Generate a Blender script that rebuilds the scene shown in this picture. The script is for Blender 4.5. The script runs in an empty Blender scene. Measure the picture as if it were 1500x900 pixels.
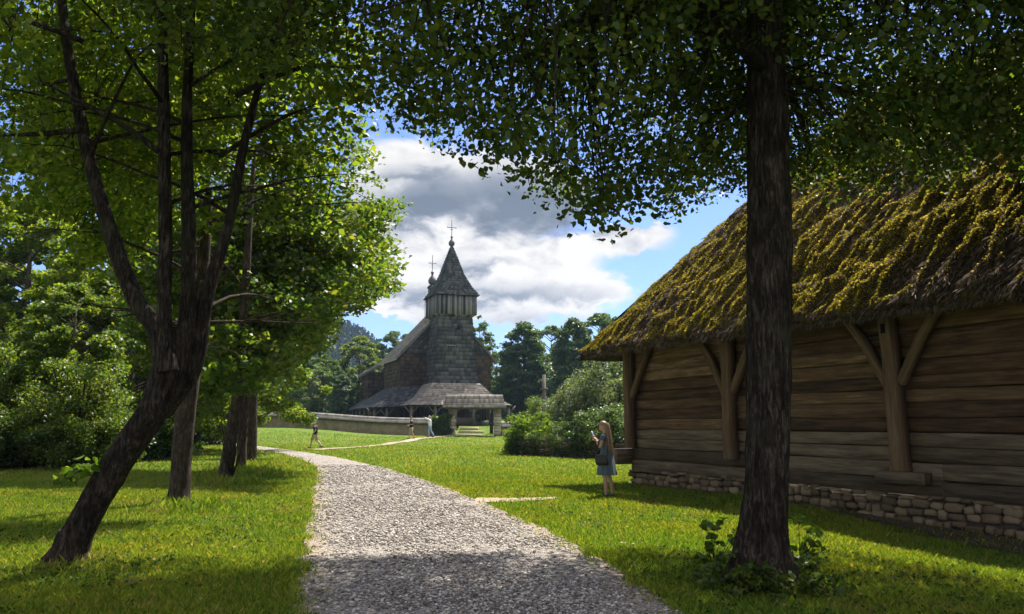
import bpy, bmesh, math, random
import numpy as np
from mathutils import Vector, Matrix

random.seed(11)
rng = np.random.default_rng(11)
sc = bpy.context.scene
COL = sc.collection
R = math.radians

# ------------------------------------------------------------------ camera geometry
F = 1180.0
CAM_H = 1.6
PITCH = math.atan((619 - 450) / F)
CP, SP = math.cos(PITCH), math.sin(PITCH)

def ray(px, py):
    cx, cy = (px - 750) / F, (450 - py) / F
    return np.array([cx, CP - cy * SP, SP + cy * CP])

def at(px, py, Y):
    d = ray(px, py)
    return np.array([0, 0, CAM_H]) + d * (Y / d[1])

def onground(px, py, z=0.0):
    d = ray(px, py)
    return np.array([0, 0, CAM_H]) + d * ((z - CAM_H) / d[2])

def project(P):
    P = np.asarray(P, float)
    x, y, z = P[..., 0], P[..., 1], P[..., 2] - CAM_H
    dep = np.maximum(y * CP + z * SP, 0.05)
    up = -y * SP + z * CP
    return 750 + F * x / dep, 450 - F * up / dep

# sun: ahead of the camera and to the right
SUN_EL, SUN_AZ = R(58), R(33)
SUN_DIR = np.array([math.sin(SUN_AZ) * math.cos(SUN_EL), math.cos(SUN_AZ) * math.cos(SUN_EL), math.sin(SUN_EL)])

# ------------------------------------------------------------------ numpy noise
def _hash(ix, iy, seed):
    h = (ix.astype(np.int64) * 374761393 + iy.astype(np.int64) * 668265263 + seed * 974634777) & 0xFFFFFFFF
    h = ((h ^ (h >> 13)) * 1274126177) & 0xFFFFFFFF
    h = h ^ (h >> 16)
    return (h & 0xFFFFFF) / float(0xFFFFFF)

def vnoise(x, y, seed=0):
    x = np.asarray(x, float); y = np.asarray(y, float)
    ix = np.floor(x); iy = np.floor(y)
    fx = x - ix; fy = y - iy
    fx = fx * fx * (3 - 2 * fx); fy = fy * fy * (3 - 2 * fy)
    a = _hash(ix, iy, seed); b = _hash(ix + 1, iy, seed)
    c = _hash(ix, iy + 1, seed); d = _hash(ix + 1, iy + 1, seed)
    return (a * (1 - fx) + b * fx) * (1 - fy) + (c * (1 - fx) + d * fx) * fy

def fbm(x, y, octs=4, seed=0):
    s = 0; a = 0.5; t = 0
    for o in range(octs):
        s = s + a * vnoise(np.asarray(x) * 2 ** o + 17.3 * o, np.asarray(y) * 2 ** o - 9.1 * o, seed + o)
        t += a; a *= 0.5
    return s / t

def sstep(a, b, x):
    t = np.clip((np.asarray(x, float) - a) / (b - a), 0, 1)
    return t * t * (3 - 2 * t)

# ------------------------------------------------------------------ terrain
def gz(x, y):
    x = np.asarray(x, float); y = np.asarray(y, float)
    A = 0.5 + 0.6 * sstep(-9, -21, x)
    z = A * sstep(57, 72, y) + (1.3 - A) * sstep(73, 80, y)
    z = z + 0.12 * (fbm(x * .5, y * .5, 3, 5) - .5) * sstep(54, 60, y) * sstep(76, 70, y)
    z = z - 0.22 * sstep(3.5, 7.0, x) * sstep(18, 11, y)
    z = z + 0.05 * (fbm(x * .35, y * .35, 3, 3) - .5) * sstep(60, 40, y)
    z = z + np.maximum(0, y - 115) * 0.02
    return z

# path edges as x(y)
PL_Y = [-14, 0, 5, 6.7, 9.4, 12, 15.6, 20, 26.6, 30, 33.7, 38, 43, 52, 65, 82, 110]
PL_X = [-1.6, -1.7, -1.75, -1.82, -2.39, -3.0, -3.8, -4.85, -6.3, -7.2, -8.5, -10.1, -12.3, -17.0, -25, -35, -52]
PR_Y = [-14, 0, 5, 6.7, 7.8, 10.15, 12.5, 15, 17.8, 22, 28.6, 37, 46, 57, 70, 86, 114]
PR_X = [2.0, 1.9, 1.75, 1.55, 1.33, .95, .5, -.13, -.9, -2.05, -4.4, -7.8, -12.1, -18.4, -26.6, -36, -52]
def path_edges(y):
    return np.interp(y, PL_Y, PL_X), np.interp(y, PR_Y, PR_X)

# ------------------------------------------------------------------ objects, tags
def tag(o, label=None, cat=None, group=None, kind=None):
    if label: o['label'] = label
    if cat: o['category'] = cat
    if group: o['group'] = group
    if kind: o['kind'] = kind
    return o

def wloc(o):
    v = np.zeros(3)
    while o is not None:
        v += np.array(o.location); o = o.parent
    return v

def empty(name, loc, label, cat, group=None):
    o = bpy.data.objects.new(name, None)
    o.empty_display_size = 0.3
    COL.objects.link(o)
    o.location = tuple(float(c) for c in loc)
    tag(o, label, cat, group)
    return o

def link_mesh(name, V, loops, starts, totals, mat, parent=None, smooth=False, uv=None, loc=None):
    V = np.asarray(V, float).reshape(-1, 3)
    if loc is not None:
        off = np.array(loc, float)
    elif parent is not None:
        off = wloc(parent)
    else:
        off = np.zeros(3)
    V = V - off
    me = bpy.data.meshes.new(name)
    me.vertices.add(len(V)); me.vertices.foreach_set('co', V.ravel())
    me.loops.add(len(loops)); me.loops.foreach_set('vertex_index', np.asarray(loops, np.int32))
    me.polygons.add(len(starts))
    me.polygons.foreach_set('loop_start', np.asarray(starts, np.int32))
    me.polygons.foreach_set('loop_total', np.asarray(totals, np.int32))
    if smooth:
        me.polygons.foreach_set('use_smooth', np.ones(len(starts), bool))
    if uv is not None:
        l = me.uv_layers.new(name='UVMap'); l.data.foreach_set('uv', np.asarray(uv, float).ravel())
    me.update(calc_edges=True)
    me.validate()
    me.materials.append(mat)
    o = bpy.data.objects.new(name, me); COL.objects.link(o)
    if loc is not None:
        o.location = tuple(off)
        if parent is not None: o.location = tuple(off - wloc(parent))
    if parent is not None: o.parent = parent
    return o

class MB:
    """collects faces, then links them as ONE mesh object"""
    def __init__(s):
        s.v = []; s.f = []; s.u = []; s.n = 0
    def face(s, pts, uv=None):
        k = len(pts)
        s.v.extend([tuple(map(float, p)) for p in pts])
        s.f.append(list(range(s.n, s.n + k))); s.n += k
        s.u.extend(uv if uv is not None else [(0, 0)] * k)
    def grid(s, P, uvs=None, closed=False):
        """P: (m,n,3) array sharing vertices"""
        P = np.asarray(P, float); m, n = P.shape[:2]; b = s.n
        s.v.extend(map(tuple, P.reshape(-1, 3))); s.n += m * n
        for i in range(m - 1):
            for j in range(n if closed else n - 1):
                j2 = (j + 1) % n
                s.f.append([b + i * n + j, b + i * n + j2, b + (i + 1) * n + j2, b + (i + 1) * n + j])
                if uvs is None:
                    s.u.extend([(j / n, i / m), ((j + 1) / n, i / m), ((j + 1) / n, (i + 1) / m), (j / n, (i + 1) / m)])
                else:
                    s.u.extend([tuple(uvs[i, j]), tuple(uvs[i, j2]), tuple(uvs[i + 1, j2]), tuple(uvs[i + 1, j])])
    def poly(s, V, Fs):
        b = s.n
        s.v.extend([tuple(map(float, p)) for p in V]); s.n += len(V)
        for f in Fs:
            s.f.append([b + i for i in f]); s.u.extend([(0, 0)] * len(f))
    def hexa(s, c, uvdir=None):
        """8 corners: 0-3 bottom ccw, 4-7 top; shared verts; u along the longest edge in metres"""
        c = [np.array(p, float) for p in c]
        b = s.n
        s.v.extend([tuple(p) for p in c]); s.n += 8
        ax = [c[1] - c[0], c[3] - c[0], c[4] - c[0]]
        L = [np.linalg.norm(a) for a in ax]
        k = int(np.argmax(L)) if uvdir is None else uvdir
        A = ax[k] / max(L[k], 1e-6)
        ru = random.random() * 40
        for f in ([3, 2, 1, 0], [4, 5, 6, 7], [0, 1, 5, 4], [1, 2, 6, 5], [2, 3, 7, 6], [3, 0, 4, 7]):
            s.f.append([b + i for i in f])
            nrm = np.cross(c[f[1]] - c[f[0]], c[f[2]] - c[f[0]])
            B = np.cross(nrm, A); nb = np.linalg.norm(B)
            if nb < 1e-7:
                B = c[f[1]] - c[f[0]]; nb = np.linalg.norm(B)
            B = B / max(nb, 1e-7)
            for i in f:
                s.u.append((float((c[i] - c[0]) @ A) + ru, float((c[i] - c[0]) @ B) + ru * 1.7))
    def box(s, o, ex, ey, ez):
        """o = corner; three edge vectors"""
        o, ex, ey, ez = [np.array(q, float) for q in (o, ex, ey, ez)]
        s.hexa([o, o + ex, o + ex + ey, o + ey, o + ez, o + ex + ez, o + ex + ey + ez, o + ey + ez])
    def cbox(s, c, sx, sy, sz, rz=0):
        ca, sa = math.cos(rz), math.sin(rz)
        ex = np.array([ca, sa, 0]) * sx; ey = np.array([-sa, ca, 0]) * sy; ez = np.array([0, 0, sz])
        s.box(np.array(c, float) - ex / 2 - ey / 2, ex, ey, ez)
    def tube(s, pts, rad, n=8, rough=0.0, seed=0, rfreq=3.0, cap=True, ridge=0.0):
        pts = np.asarray(pts, float); rad = np.asarray(rad, float)
        m = len(pts)
        T = np.gradient(pts, axis=0); T /= np.linalg.norm(T, axis=1)[:, None] + 1e-9
        up = np.array([1.0, 0, 0]) if abs(T[0][0]) < .8 else np.array([0, 1.0, 0])
        P = np.zeros((m, n, 3)); uv = np.zeros((m, n, 2)); ln = 0
        for i in range(m):
            A = up - T[i] * (up @ T[i]); A /= np.linalg.norm(A); up = A
            B = np.cross(T[i], A)
            if i: ln += np.linalg.norm(pts[i] - pts[i - 1])
            th = np.arange(n) * 2 * math.pi / n
            r = np.full(n, rad[i])
            if rough:
                q = np.cos(th) * 1.5; w = np.sin(th) * 1.5
                r = r * (1 + rough * (fbm(q * rfreq + seed, w * rfreq + ln * 1.3, 3, seed) - .5) * 2
                         + rough * .6 * (fbm(q * 9 + seed, w * 9 + ln * 5, 2, seed + 3) - .5) * 2)
            if ridge:
                f1 = np.abs(fbm(np.cos(th) * 5.5 + seed, np.sin(th) * 5.5 + ln * .55, 3, seed + 9) - .5) * 2
                f2 = np.abs(fbm(np.cos(th) * 11 + seed + ln * .3, np.sin(th) * 11 + ln * 1.6, 3, seed + 12) - .5) * 2
                r = r + ridge * (np.minimum(1, f1 * 2.4) + .6 * np.minimum(1, f2 * 2.2) - 1.0)
            P[i] = pts[i] + np.cos(th)[:, None] * A * r[:, None] + np.sin(th)[:, None] * B * r[:, None]
            uv[i, :, 0] = th / 6.283; uv[i, :, 1] = ln
        b = s.n
        s.grid(P, uv, closed=True)
        if cap:
            s.f.append([b + (m - 1) * n + j for j in range(n)]); s.u.extend([(0, 0)] * n)
            s.f.append([b + j for j in reversed(range(n))]); s.u.extend([(0, 0)] * n)
    def lathe(s, c, prof, n=16):
        c = np.array(c, float)
        th = np.arange(n) * 2 * math.pi / n
        P = np.array([[(c[0] + r * math.cos(t), c[1] + r * math.sin(t), c[2] + z) for t in th] for r, z in prof])
        s.grid(P, closed=True)
    def build(s, name, mat, parent=None, smooth=False, loc=None):
        tot = [len(f) for f in s.f]
        st = np.concatenate([[0], np.cumsum(tot)[:-1]]) if tot else []
        loops = [i for f in s.f for i in f]
        return link_mesh(name, s.v, loops, st, tot, mat, parent, smooth, s.u, loc)

# ------------------------------------------------------------------ leaves (numpy)
def unit(a):
    return a / (np.linalg.norm(a, axis=-1, keepdims=True) + 1e-9)

def leaf_arrays(P, size, up=0.7, six=False, droop=.25, width=.42):
    """one small folded face pair per leaf"""
    n = len(P)
    nr = rng.normal(size=(n, 3)); nr[:, 2] = np.abs(nr[:, 2]) * .6 + up
    nr = unit(nr)
    d = rng.normal(size=(n, 3)); d[:, 2] -= droop
    d = unit(d - nr * np.sum(d * nr, 1)[:, None])
    w = np.cross(nr, d)
    L = (size * (.6 + .8 * rng.random(n)))[:, None]
    base = P - d * L * .5
    tip = P + d * L * .5 - nr * L * .12
    if six:
        a = P - d * L * .22; b = P + d * L * .16
        V = np.stack([base, a + w * L * width + nr * L * .10, b + w * L * width * .8 + nr * L * .06, tip,
                      b - w * L * width * .8 + nr * L * .06, a - w * L * width + nr * L * .10], 1)
        k = 6
    else:
        V = np.stack([base, P + w * L * width + nr * L * .1, tip, P - w * L * width + nr * L * .1], 1)
        k = 4
    return V.reshape(-1, 3), k

def leaf_obj(name, P, size, mat, parent=None, six=False, up=.7, width=.42, droop=.25, loc=None, kind=None):
    V, k = leaf_arrays(P, size, up, six, droop, width)
    n = len(P)
    o = link_mesh(name, V, np.arange(n * k), np.arange(n) * k, np.full(n, k), mat, parent, loc=loc)
    if kind: o['kind'] = kind
    return o

def clump_leaves(C, rad, per, flat=.55):
    """leaves gathered round clump centres, thicker towards each clump's rim"""
    n = len(C)
    rad = np.broadcast_to(rad, (n,)); per = np.broadcast_to(per, (n,))
    idx = np.repeat(np.arange(n), per)
    d = unit(rng.normal(size=(len(idx), 3)))
    r = rng.random(len(idx)) ** .5
    q = d * r[:, None]; q[:, 2] *= flat
    return C[idx] + q * rad[idx][:, None]

def ellipsoid_clumps(n, c, rx, ry, rz, inner=.35, seed=1):
    d = unit(rng.normal(size=(n, 3)))
    r = (inner ** 3 + (1 - inner ** 3) * rng.random(n)) ** (1 / 3)
    th = np.arctan2(d[:, 1], d[:, 0])
    r = r * (.72 + .5 * fbm(th * 1.6 + seed * 3.1, d[:, 2] * 2.2 + seed, 3, seed))
    return np.array(c) + d * r[:, None] * np.array([rx, ry, rz])
# ------------------------------------------------------------------ materials
def newmat(name):
    m = bpy.data.materials.new(name); m.use_nodes = True
    nt = m.node_tree; nt.nodes.clear()
    out = nt.nodes.new('ShaderNodeOutputMaterial')
    return m, nt, out

def nd(nt, t, **kw):
    n = nt.nodes.new(t)
    for k, v in kw.items():
        if k.startswith('i_'):
            n.inputs[k[2:].replace('_', ' ')].default_value = v
        else:
            setattr(n, k, v)
    return n

def ramp(nt, fac, stops, interp='LINEAR'):
    n = nt.nodes.new('ShaderNodeValToRGB'); cr = n.color_ramp; cr.interpolation = interp
    while len(cr.elements) < len(stops): cr.elements.new(.5)
    for e, (p, c) in zip(cr.elements, stops):
        e.position = p; e.color = (*c, 1) if len(c) == 3 else c
    nt.links.new(fac, n.inputs[0])
    return n.outputs[0]

def mixc(nt, f, a, b, mode='MIX'):
    n = nt.nodes.new('ShaderNodeMix'); n.data_type = 'RGBA'; n.blend_type = mode
    for s, v in ((n.inputs[0], f), (n.inputs[6], a), (n.inputs[7], b)):
        if hasattr(v, 'is_linked') or hasattr(v, 'links'): nt.links.new(v, s)
        else: s.default_value = v if not isinstance(v, tuple) else ((*v, 1) if len(v) == 3 else v)
    return n.outputs[2]

def mth(nt, op, a, b=None, c=None, clamp=False):
    n = nt.nodes.new('ShaderNodeMath'); n.operation = op; n.use_clamp = clamp
    for i, v in enumerate((a, b, c)):
        if v is None: continue
        if hasattr(v, 'links'): nt.links.new(v, n.inputs[i])
        else: n.inputs[i].default_value = v
    return n.outputs[0]

def coords(nt, kind='Object', scale=(1, 1, 1), island_shift=0):
    tc = nt.nodes.new('ShaderNodeTexCoord')
    mp = nt.nodes.new('ShaderNodeMapping'); mp.inputs['Scale'].default_value = scale
    nt.links.new(tc.outputs[kind], mp.inputs[0])
    if island_shift:
        g = nt.nodes.new('ShaderNodeNewGeometry')
        cx = nt.nodes.new('ShaderNodeCombineXYZ')
        s = mth(nt, 'MULTIPLY', g.outputs['Random Per Island'], island_shift)
        nt.links.new(s, cx.inputs[0]); nt.links.new(s, cx.inputs[1]); nt.links.new(s, cx.inputs[2])
        nt.links.new(cx.outputs[0], mp.inputs['Location'])
    return mp.outputs[0]

def noise(nt, vec, scale, detail=5, rough=.55, dist=0):
    n = nt.nodes.new('ShaderNodeTexNoise')
    n.inputs['Scale'].default_value = scale; n.inputs['Detail'].default_value = detail
    n.inputs['Roughness'].default_value = rough; n.inputs['Distortion'].default_value = dist
    nt.links.new(vec, n.inputs['Vector'])
    return n.outputs[0]

def island(nt):
    return nt.nodes.new('ShaderNodeNewGeometry').outputs['Random Per Island']

def principled(nt, out, col, rough=.8, spec=.3, height=None, bump=.3, dist=.02):
    p = nt.nodes.new('ShaderNodeBsdfPrincipled')
    p.inputs['Roughness'].default_value = rough
    p.inputs['Specular IOR Level'].default_value = spec
    if hasattr(col, 'links'): nt.links.new(col, p.inputs['Base Color'])
    else: p.inputs['Base Color'].default_value = (*col, 1)
    if height is not None:
        b = nt.nodes.new('ShaderNodeBump'); b.inputs['Strength'].default_value = bump
        b.inputs['Distance'].default_value = dist
        nt.links.new(height, b.inputs['Height']); nt.links.new(b.outputs[0], p.inputs['Normal'])
    nt.links.new(p.outputs[0], out.inputs[0])
    return p

def leaf_mat(name, stops, trans=.45, tint=(1.7, 1.7, .5), patch=None, spec=.35, rough=.45):
    m, nt, out = newmat(name)
    c = ramp(nt, island(nt), stops)
    if patch:
        v = coords(nt)
        f = ramp(nt, noise(nt, v, patch[0], 3), [(.42, (0, 0, 0)), (.62, (1, 1, 1))])
        c = mixc(nt, f, c, patch[1], 'MULTIPLY')
    p = nt.nodes.new('ShaderNodeBsdfPrincipled'); p.inputs['Roughness'].default_value = rough
    p.inputs['Specular IOR Level'].default_value = spec
    nt.links.new(c, p.inputs['Base Color'])
    t = nt.nodes.new('ShaderNodeBsdfTranslucent')
    nt.links.new(mixc(nt, 1.0, c, tint, 'MULTIPLY'), t.inputs[0])
    mx = nt.nodes.new('ShaderNodeMixShader'); mx.inputs[0].default_value = trans
    nt.links.new(p.outputs[0], mx.inputs[1]); nt.links.new(t.outputs[0], mx.inputs[2])
    nt.links.new(mx.outputs[0], out.inputs[0])
    return m

M = {}
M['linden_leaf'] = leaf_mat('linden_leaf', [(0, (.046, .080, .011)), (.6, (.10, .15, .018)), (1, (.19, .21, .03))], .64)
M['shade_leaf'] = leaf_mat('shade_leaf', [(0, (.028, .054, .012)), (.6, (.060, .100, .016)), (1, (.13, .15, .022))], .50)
M['row_leaf'] = leaf_mat('row_leaf', [(0, (.040, .078, .014)), (.5, (.08, .13, .022)), (.85, (.15, .19, .03)), (1, (.22, .20, .035))], .48, patch=(.5, (.75, .85, .8)))
M['wood_leaf'] = leaf_mat('wood_leaf', [(0, (.034, .068, .020)), (.6, (.07, .12, .030)), (1, (.12, .16, .04))], .40, patch=(.4, (.7, .8, .8)))
M['conifer_leaf'] = leaf_mat('conifer_leaf', [(0, (.030, .066, .030)), (.6, (.062, .115, .044)), (1, (.11, .16, .052))], .32, patch=(.3, (.75, .8, .85)))
M['bright_leaf'] = leaf_mat('bright_leaf', [(0, (.05, .09, .014)), (.6, (.09, .15, .02)), (1, (.14, .19, .03))], .5, spec=.12, rough=.6)
M['silver_leaf'] = leaf_mat('silver_leaf', [(0, (.045, .070, .035)), (.6, (.10, .135, .075)), (1, (.18, .20, .13))], .35, spec=.25, rough=.55)
M['shrub_leaf'] = leaf_mat('shrub_leaf', [(0, (.02, .045, .010)), (.6, (.05, .09, .016)), (1, (.12, .15, .03))], .4, patch=(.9, (.6, .7, .6)), spec=.1, rough=.65)
M['far_leaf'] = leaf_mat('far_leaf', [(0, (.012, .028, .016)), (1, (.03, .05, .026))], .15, spec=.1)

def bark(name, a, b, c, scale=6, moss=None):
    m, nt, out = newmat(name)
    v = coords(nt, 'Object', (1, 1, .16))
    h = noise(nt, v, scale * 4.5, 9, .72, .8)
    h2 = noise(nt, coords(nt, 'Object', (1, 1, .5)), scale * 1.1, 6, .65, .3)
    hh = mth(nt, 'ADD', mth(nt, 'MULTIPLY', h, .7), mth(nt, 'MULTIPLY', h2, .3))
    colr = ramp(nt, hh, [(.40, a), (.51, b), (.62, c)])
    if moss:
        vm = coords(nt)
        f = ramp(nt, noise(nt, vm, 2.3, 6, .7), [(.52, (0, 0, 0)), (.70, (1, 1, 1))])
        colr = mixc(nt, f, colr, moss)
    principled(nt, out, colr, .95, .12, hh, 1.0, .05)
    return m
M['dark_bark'] = bark('dark_bark', (.006, .005, .004), (.026, .020, .015), (.10, .082, .064), 7, (.036, .036, .022))
M['brown_bark'] = bark('brown_bark', (.014, .011, .008), (.050, .038, .028), (.12, .095, .07), 7)
M['far_bark'] = bark('far_bark', (.03, .025, .02), (.06, .05, .04), (.1, .085, .07), 5)

def wood(name, stops, island_amt=.45, streak=(1.2, 16, 16), rough=.85, bump=.5, knots=True):
    """UV: u runs along the grain in metres"""
    m, nt, out = newmat(name)
    v = coords(nt, 'UV', (streak[0], streak[1], 1), 37)
    n1 = noise(nt, v, 1.0, 9, .68, .5)
    v2 = coords(nt, 'UV', (.9, 5, 1), 11)
    n2 = noise(nt, v2, 1.6, 5, .6)
    f = mth(nt, 'ADD', mth(nt, 'MULTIPLY', n1, .6), mth(nt, 'MULTIPLY', n2, .4))
    f = mth(nt, 'ADD', f, mth(nt, 'MULTIPLY', mth(nt, 'SUBTRACT', island(nt), .5), island_amt))
    c = ramp(nt, f, stops)
    v3 = coords(nt, 'UV', (.9, 34, 1), 23)
    crack = ramp(nt, noise(nt, v3, 1.0, 3, .6, .3), [(.30, (0, 0, 0)), (.36, (1, 1, 1))])
    c = mixc(nt, mth(nt, 'SUBTRACT', 1.0, crack, clamp=True), c, (.012, .009, .007))
    hh = mth(nt, 'ADD', n1, mth(nt, 'MULTIPLY', crack, .5))
    principled(nt, out, c, rough, .25, hh, bump, .012)
    return m
M['brown_log'] = wood('brown_log', [(.25, (.022, .013, .008)), (.42, (.078, .046, .026)), (.58, (.165, .100, .055)), (.75, (.36, .25, .15))], .28)
M['grey_log'] = wood('grey_log', [(.25, (.028, .020, .013)), (.45, (.080, .058, .038)), (.7, (.22, .17, .115))], .25)
M['post_wood'] = wood('post_wood', [(.25, (.035, .022, .013)), (.5, (.125, .080, .046)), (.8, (.27, .185, .11))], .15)
M['church_plank'] = wood('church_plank', [(.2, (.025, .025, .027)), (.5, (.085, .085, .090)), (.8, (.22, .21, .205))], .8, (2, 8, 8))
M['church_dark'] = wood('church_dark', [(.2, (.014, .011, .009)), (.5, (.045, .034, .027)), (.8, (.085, .066, .05))], .5, (2, 8, 8))
M['church_post'] = wood('church_post', [(.2, (.05, .042, .035)), (.5, (.10, .085, .07)), (.8, (.16, .14, .12))], .3, (2, 8, 8))

def shingle(name, stops, rough=.75):
    m, nt, out = newmat(name)
    v = coords(nt)
    n1 = noise(nt, v, .55, 4, .6)
    n2 = noise(nt, v, 7, 4, .7)
    f = mth(nt, 'ADD', mth(nt, 'MULTIPLY', island(nt), .42), mth(nt, 'ADD', mth(nt, 'MULTIPLY', n1, .42), mth(nt, 'MULTIPLY', n2, .24)))
    c = ramp(nt, f, stops)
    principled(nt, out, c, rough, .35, n2, .3, .02)
    return m
M['grey_shingle'] = shingle('grey_shingle', [(.2, (.013, .014, .017)), (.5, (.043, .045, .052)), (.85, (.135, .135, .14))])
M['roof_shingle'] = shingle('roof_shingle', [(.2, (.09, .075, .062)), (.5, (.22, .19, .165)), (.85, (.40, .35, .30))])
M['brown_shingle'] = shingle('brown_shingle', [(.2, (.014, .010, .008)), (.5, (.045, .030, .022)), (.85, (.13, .088, .062))])
M['cap_shingle'] = shingle('cap_shingle', [(.2, (.16, .14, .12)), (.5, (.30, .27, .24)), (.85, (.44, .40, .36))])

def stonemat(name, stops, scale=1.2, isl=.6, bump=.6):
    m, nt, out = newmat(name)
    v = coords(nt)
    n1 = noise(nt, v, scale * 3, 6, .65); n2 = noise(nt, v, scale * 22, 5, .7)
    f = mth(nt, 'ADD', mth(nt, 'MULTIPLY', island(nt), isl), mth(nt, 'MULTIPLY', n1, 1 - isl))
    f = mth(nt, 'ADD', f, mth(nt, 'MULTIPLY', mth(nt, 'SUBTRACT', n2, .5), .35))
    c = ramp(nt, f, stops)
    principled(nt, out, c, .92, .2, n2, bump, .02)
    return m
M['field_stone'] = stonemat('field_stone', [(.1, (.06, .044, .028)), (.4, (.125, .093, .058)), (.6, (.18, .13, .08)), (.9, (.26, .21, .135))])
M['mortar'] = stonemat('mortar', [(.3, (.05, .042, .032)), (.7, (.11, .09, .07))], 2, 0)
M['wall_stone'] = stonemat('wall_stone', [(.25, (.13, .105, .06)), (.5, (.24, .20, .12)), (.8, (.33, .28, .18))], .6, 0)
M['pillar_stone'] = stonemat('pillar_stone', [(.25, (.20, .17, .12)), (.5, (.34, .29, .21)), (.8, (.45, .4, .3))], 1, .5)
M['step_stone'] = stonemat('step_stone', [(.2, (.3, .25, .17)), (.8, (.52, .44, .33))], 1, .3)
M['pebble'] = stonemat('pebble', [(.05, (.06, .052, .046)), (.3, (.17, .150, .132)), (.65, (.34, .305, .27)), (1, (.60, .56, .51))], 3, .85, .3)
M['concrete'] = stonemat('concrete', [(.2, (.4, .4, .38)), (.8, (.6, .6, .57))], 3, 0)

def plain(name, c, rough=.6, spec=.3, metal=0, var=.25, scale=8):
    m, nt, out = newmat(name)
    v = coords(nt)
    n = noise(nt, v, scale, 5, .6)
    d = tuple(x * (1 - var) for x in c); e = tuple(min(1, x * (1 + var)) for x in c)
    p = principled(nt, out, ramp(nt, n, [(.3, d), (.7, e)]), rough, spec, n, .15, .01)
    p.inputs['Metallic'].default_value = metal
    return m
M['iron'] = plain('iron', (.03, .028, .027), .5, .5, .6)
M['tin'] = plain('tin', (.07, .072, .078), .45, .5, .5)
M['skin'] = plain('skin', (.42, .25, .18), .55, .35, 0, .06, 20)
M['hair'] = plain('hair', (.20, .125, .065), .45, .5, 0, .35, 60)
M['dark_hair'] = plain('dark_hair', (.03, .02, .014), .5, .4, 0, .3, 60)
M['denim'] = plain('denim', (.085, .115, .14), .9, .15, 0, .2, 30)
M['jeans'] = plain('jeans', (.22, .30, .42), .9, .15, 0, .2, 30)
M['black_cloth'] = plain('black_cloth', (.012, .012, .014), .85, .2, 0, .3, 20)
M['khaki_cloth'] = plain('khaki_cloth', (.36, .29, .19), .9, .15, 0, .15, 20)
M['white_cloth'] = plain('white_cloth', (.68, .72, .78), .85, .2, 0, .1, 20)
M['bag_black'] = plain('bag_black', (.012, .012, .013), .5, .4, 0, .3, 20)
M['shoe'] = plain('shoe', (.05, .045, .04), .7, .3)
M['phone'] = plain('phone', (.25, .32, .42), .3, .5)
M['wattle'] = wood('wattle', [(.2, (.03, .022, .015)), (.5, (.085, .066, .045)), (.8, (.17, .14, .10))], .8, (3, 10, 10))
M['void'] = plain('void', (.012, .010, .009), .95, .1)

# thatch and moss
m, nt, out = newmat('thatch')
v = coords(nt); v2 = coords(nt, 'UV', (9, 1.1, 1))
st = noise(nt, v2, 3.0, 8, .7, .3)
base = ramp(nt, st, [(.3, (.020, .014, .010)), (.5, (.072, .050, .038)), (.72, (.20, .15, .12))])
mn = noise(nt, coords(nt, 'UV', (1.0, .42, 1)), 1.5, 6, .66, .6)
mf = ramp(nt, mn, [(.56, (0, 0, 0)), (.68, (1, 1, 1))])
mossc = ramp(nt, noise(nt, v, 7, 5, .7), [(.3, (.045, .042, .006)), (.5, (.18, .16, .016)), (.7, (.32, .25, .024))])
c = mixc(nt, mf, base, mossc)
hh = mth(nt, 'ADD', st, noise(nt, v, 26, 5, .7))
principled(nt, out, c, .95, .15, hh, .9, .05)
M['thatch'] = m
def tuftmat(name, stops, trans, patch=None):
    m, nt, out = newmat(name)
    c = ramp(nt, island(nt), stops)
    if patch:
        f = ramp(nt, noise(nt, coords(nt), 1.1, 5, .6), [(.40, (0, 0, 0)), (.62, (1, 1, 1))])
        c = mixc(nt, f, c, patch, 'MULTIPLY')
    d = nt.nodes.new('ShaderNodeBsdfDiffuse'); t = nt.nodes.new('ShaderNodeBsdfTranslucent')
    nt.links.new(c, d.inputs[0]); nt.links.new(c, t.inputs[0])
    mx = nt.nodes.new('ShaderNodeMixShader'); mx.inputs[0].default_value = trans
    nt.links.new(d.outputs[0], mx.inputs[1]); nt.links.new(t.outputs[0], mx.inputs[2]); nt.links.new(mx.outputs[0], out.inputs[0])
    return m
M['moss'] = tuftmat('moss', [(0, (.07, .068, .012)), (.35, (.27, .225, .024)), (.75, (.56, .44, .05)), (1, (.72, .52, .09))], .6, (.70, .74, .55))
M['straw'] = tuftmat('straw', [(0, (.04, .03, .022)), (.5, (.13, .10, .08)), (1, (.30, .24, .19))], .2)

# grass blades
m, nt, out = newmat('grass_blade')
isl = island(nt)
c1 = ramp(nt, isl, [(0, (.055, .115, .012)), (.5, (.125, .215, .022)), (.9, (.21, .27, .035)), (1, (.34, .28, .09))])
v = coords(nt)
f = ramp(nt, noise(nt, v, .35, 5, .65), [(.40, (0, 0, 0)), (.64, (1, 1, 1))])
c1 = mixc(nt, f, c1, (1.5, 1.12, 1.0), 'MULTIPLY')
f2 = ramp(nt, noise(nt, coords(nt, 'Object', (.8, .8, .8)), 1.1, 4, .6), [(.57, (0, 0, 0)), (.70, (1, 1, 1))])
c1 = mixc(nt, mth(nt, 'MULTIPLY', f2, .6), c1, (.32, .24, .10))
d = nt.nodes.new('ShaderNodeBsdfPrincipled'); d.inputs['Roughness'].default_value = .55; d.inputs['Specular IOR Level'].default_value = .25
t = nt.nodes.new('ShaderNodeBsdfTranslucent')
nt.links.new(c1, d.inputs[0]); nt.links.new(mixc(nt, 1.0, c1, (1.3, 1.3, .5), 'MULTIPLY'), t.inputs[0])
mx = nt.nodes.new('ShaderNodeMixShader'); mx.inputs[0].default_value = .5
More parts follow.
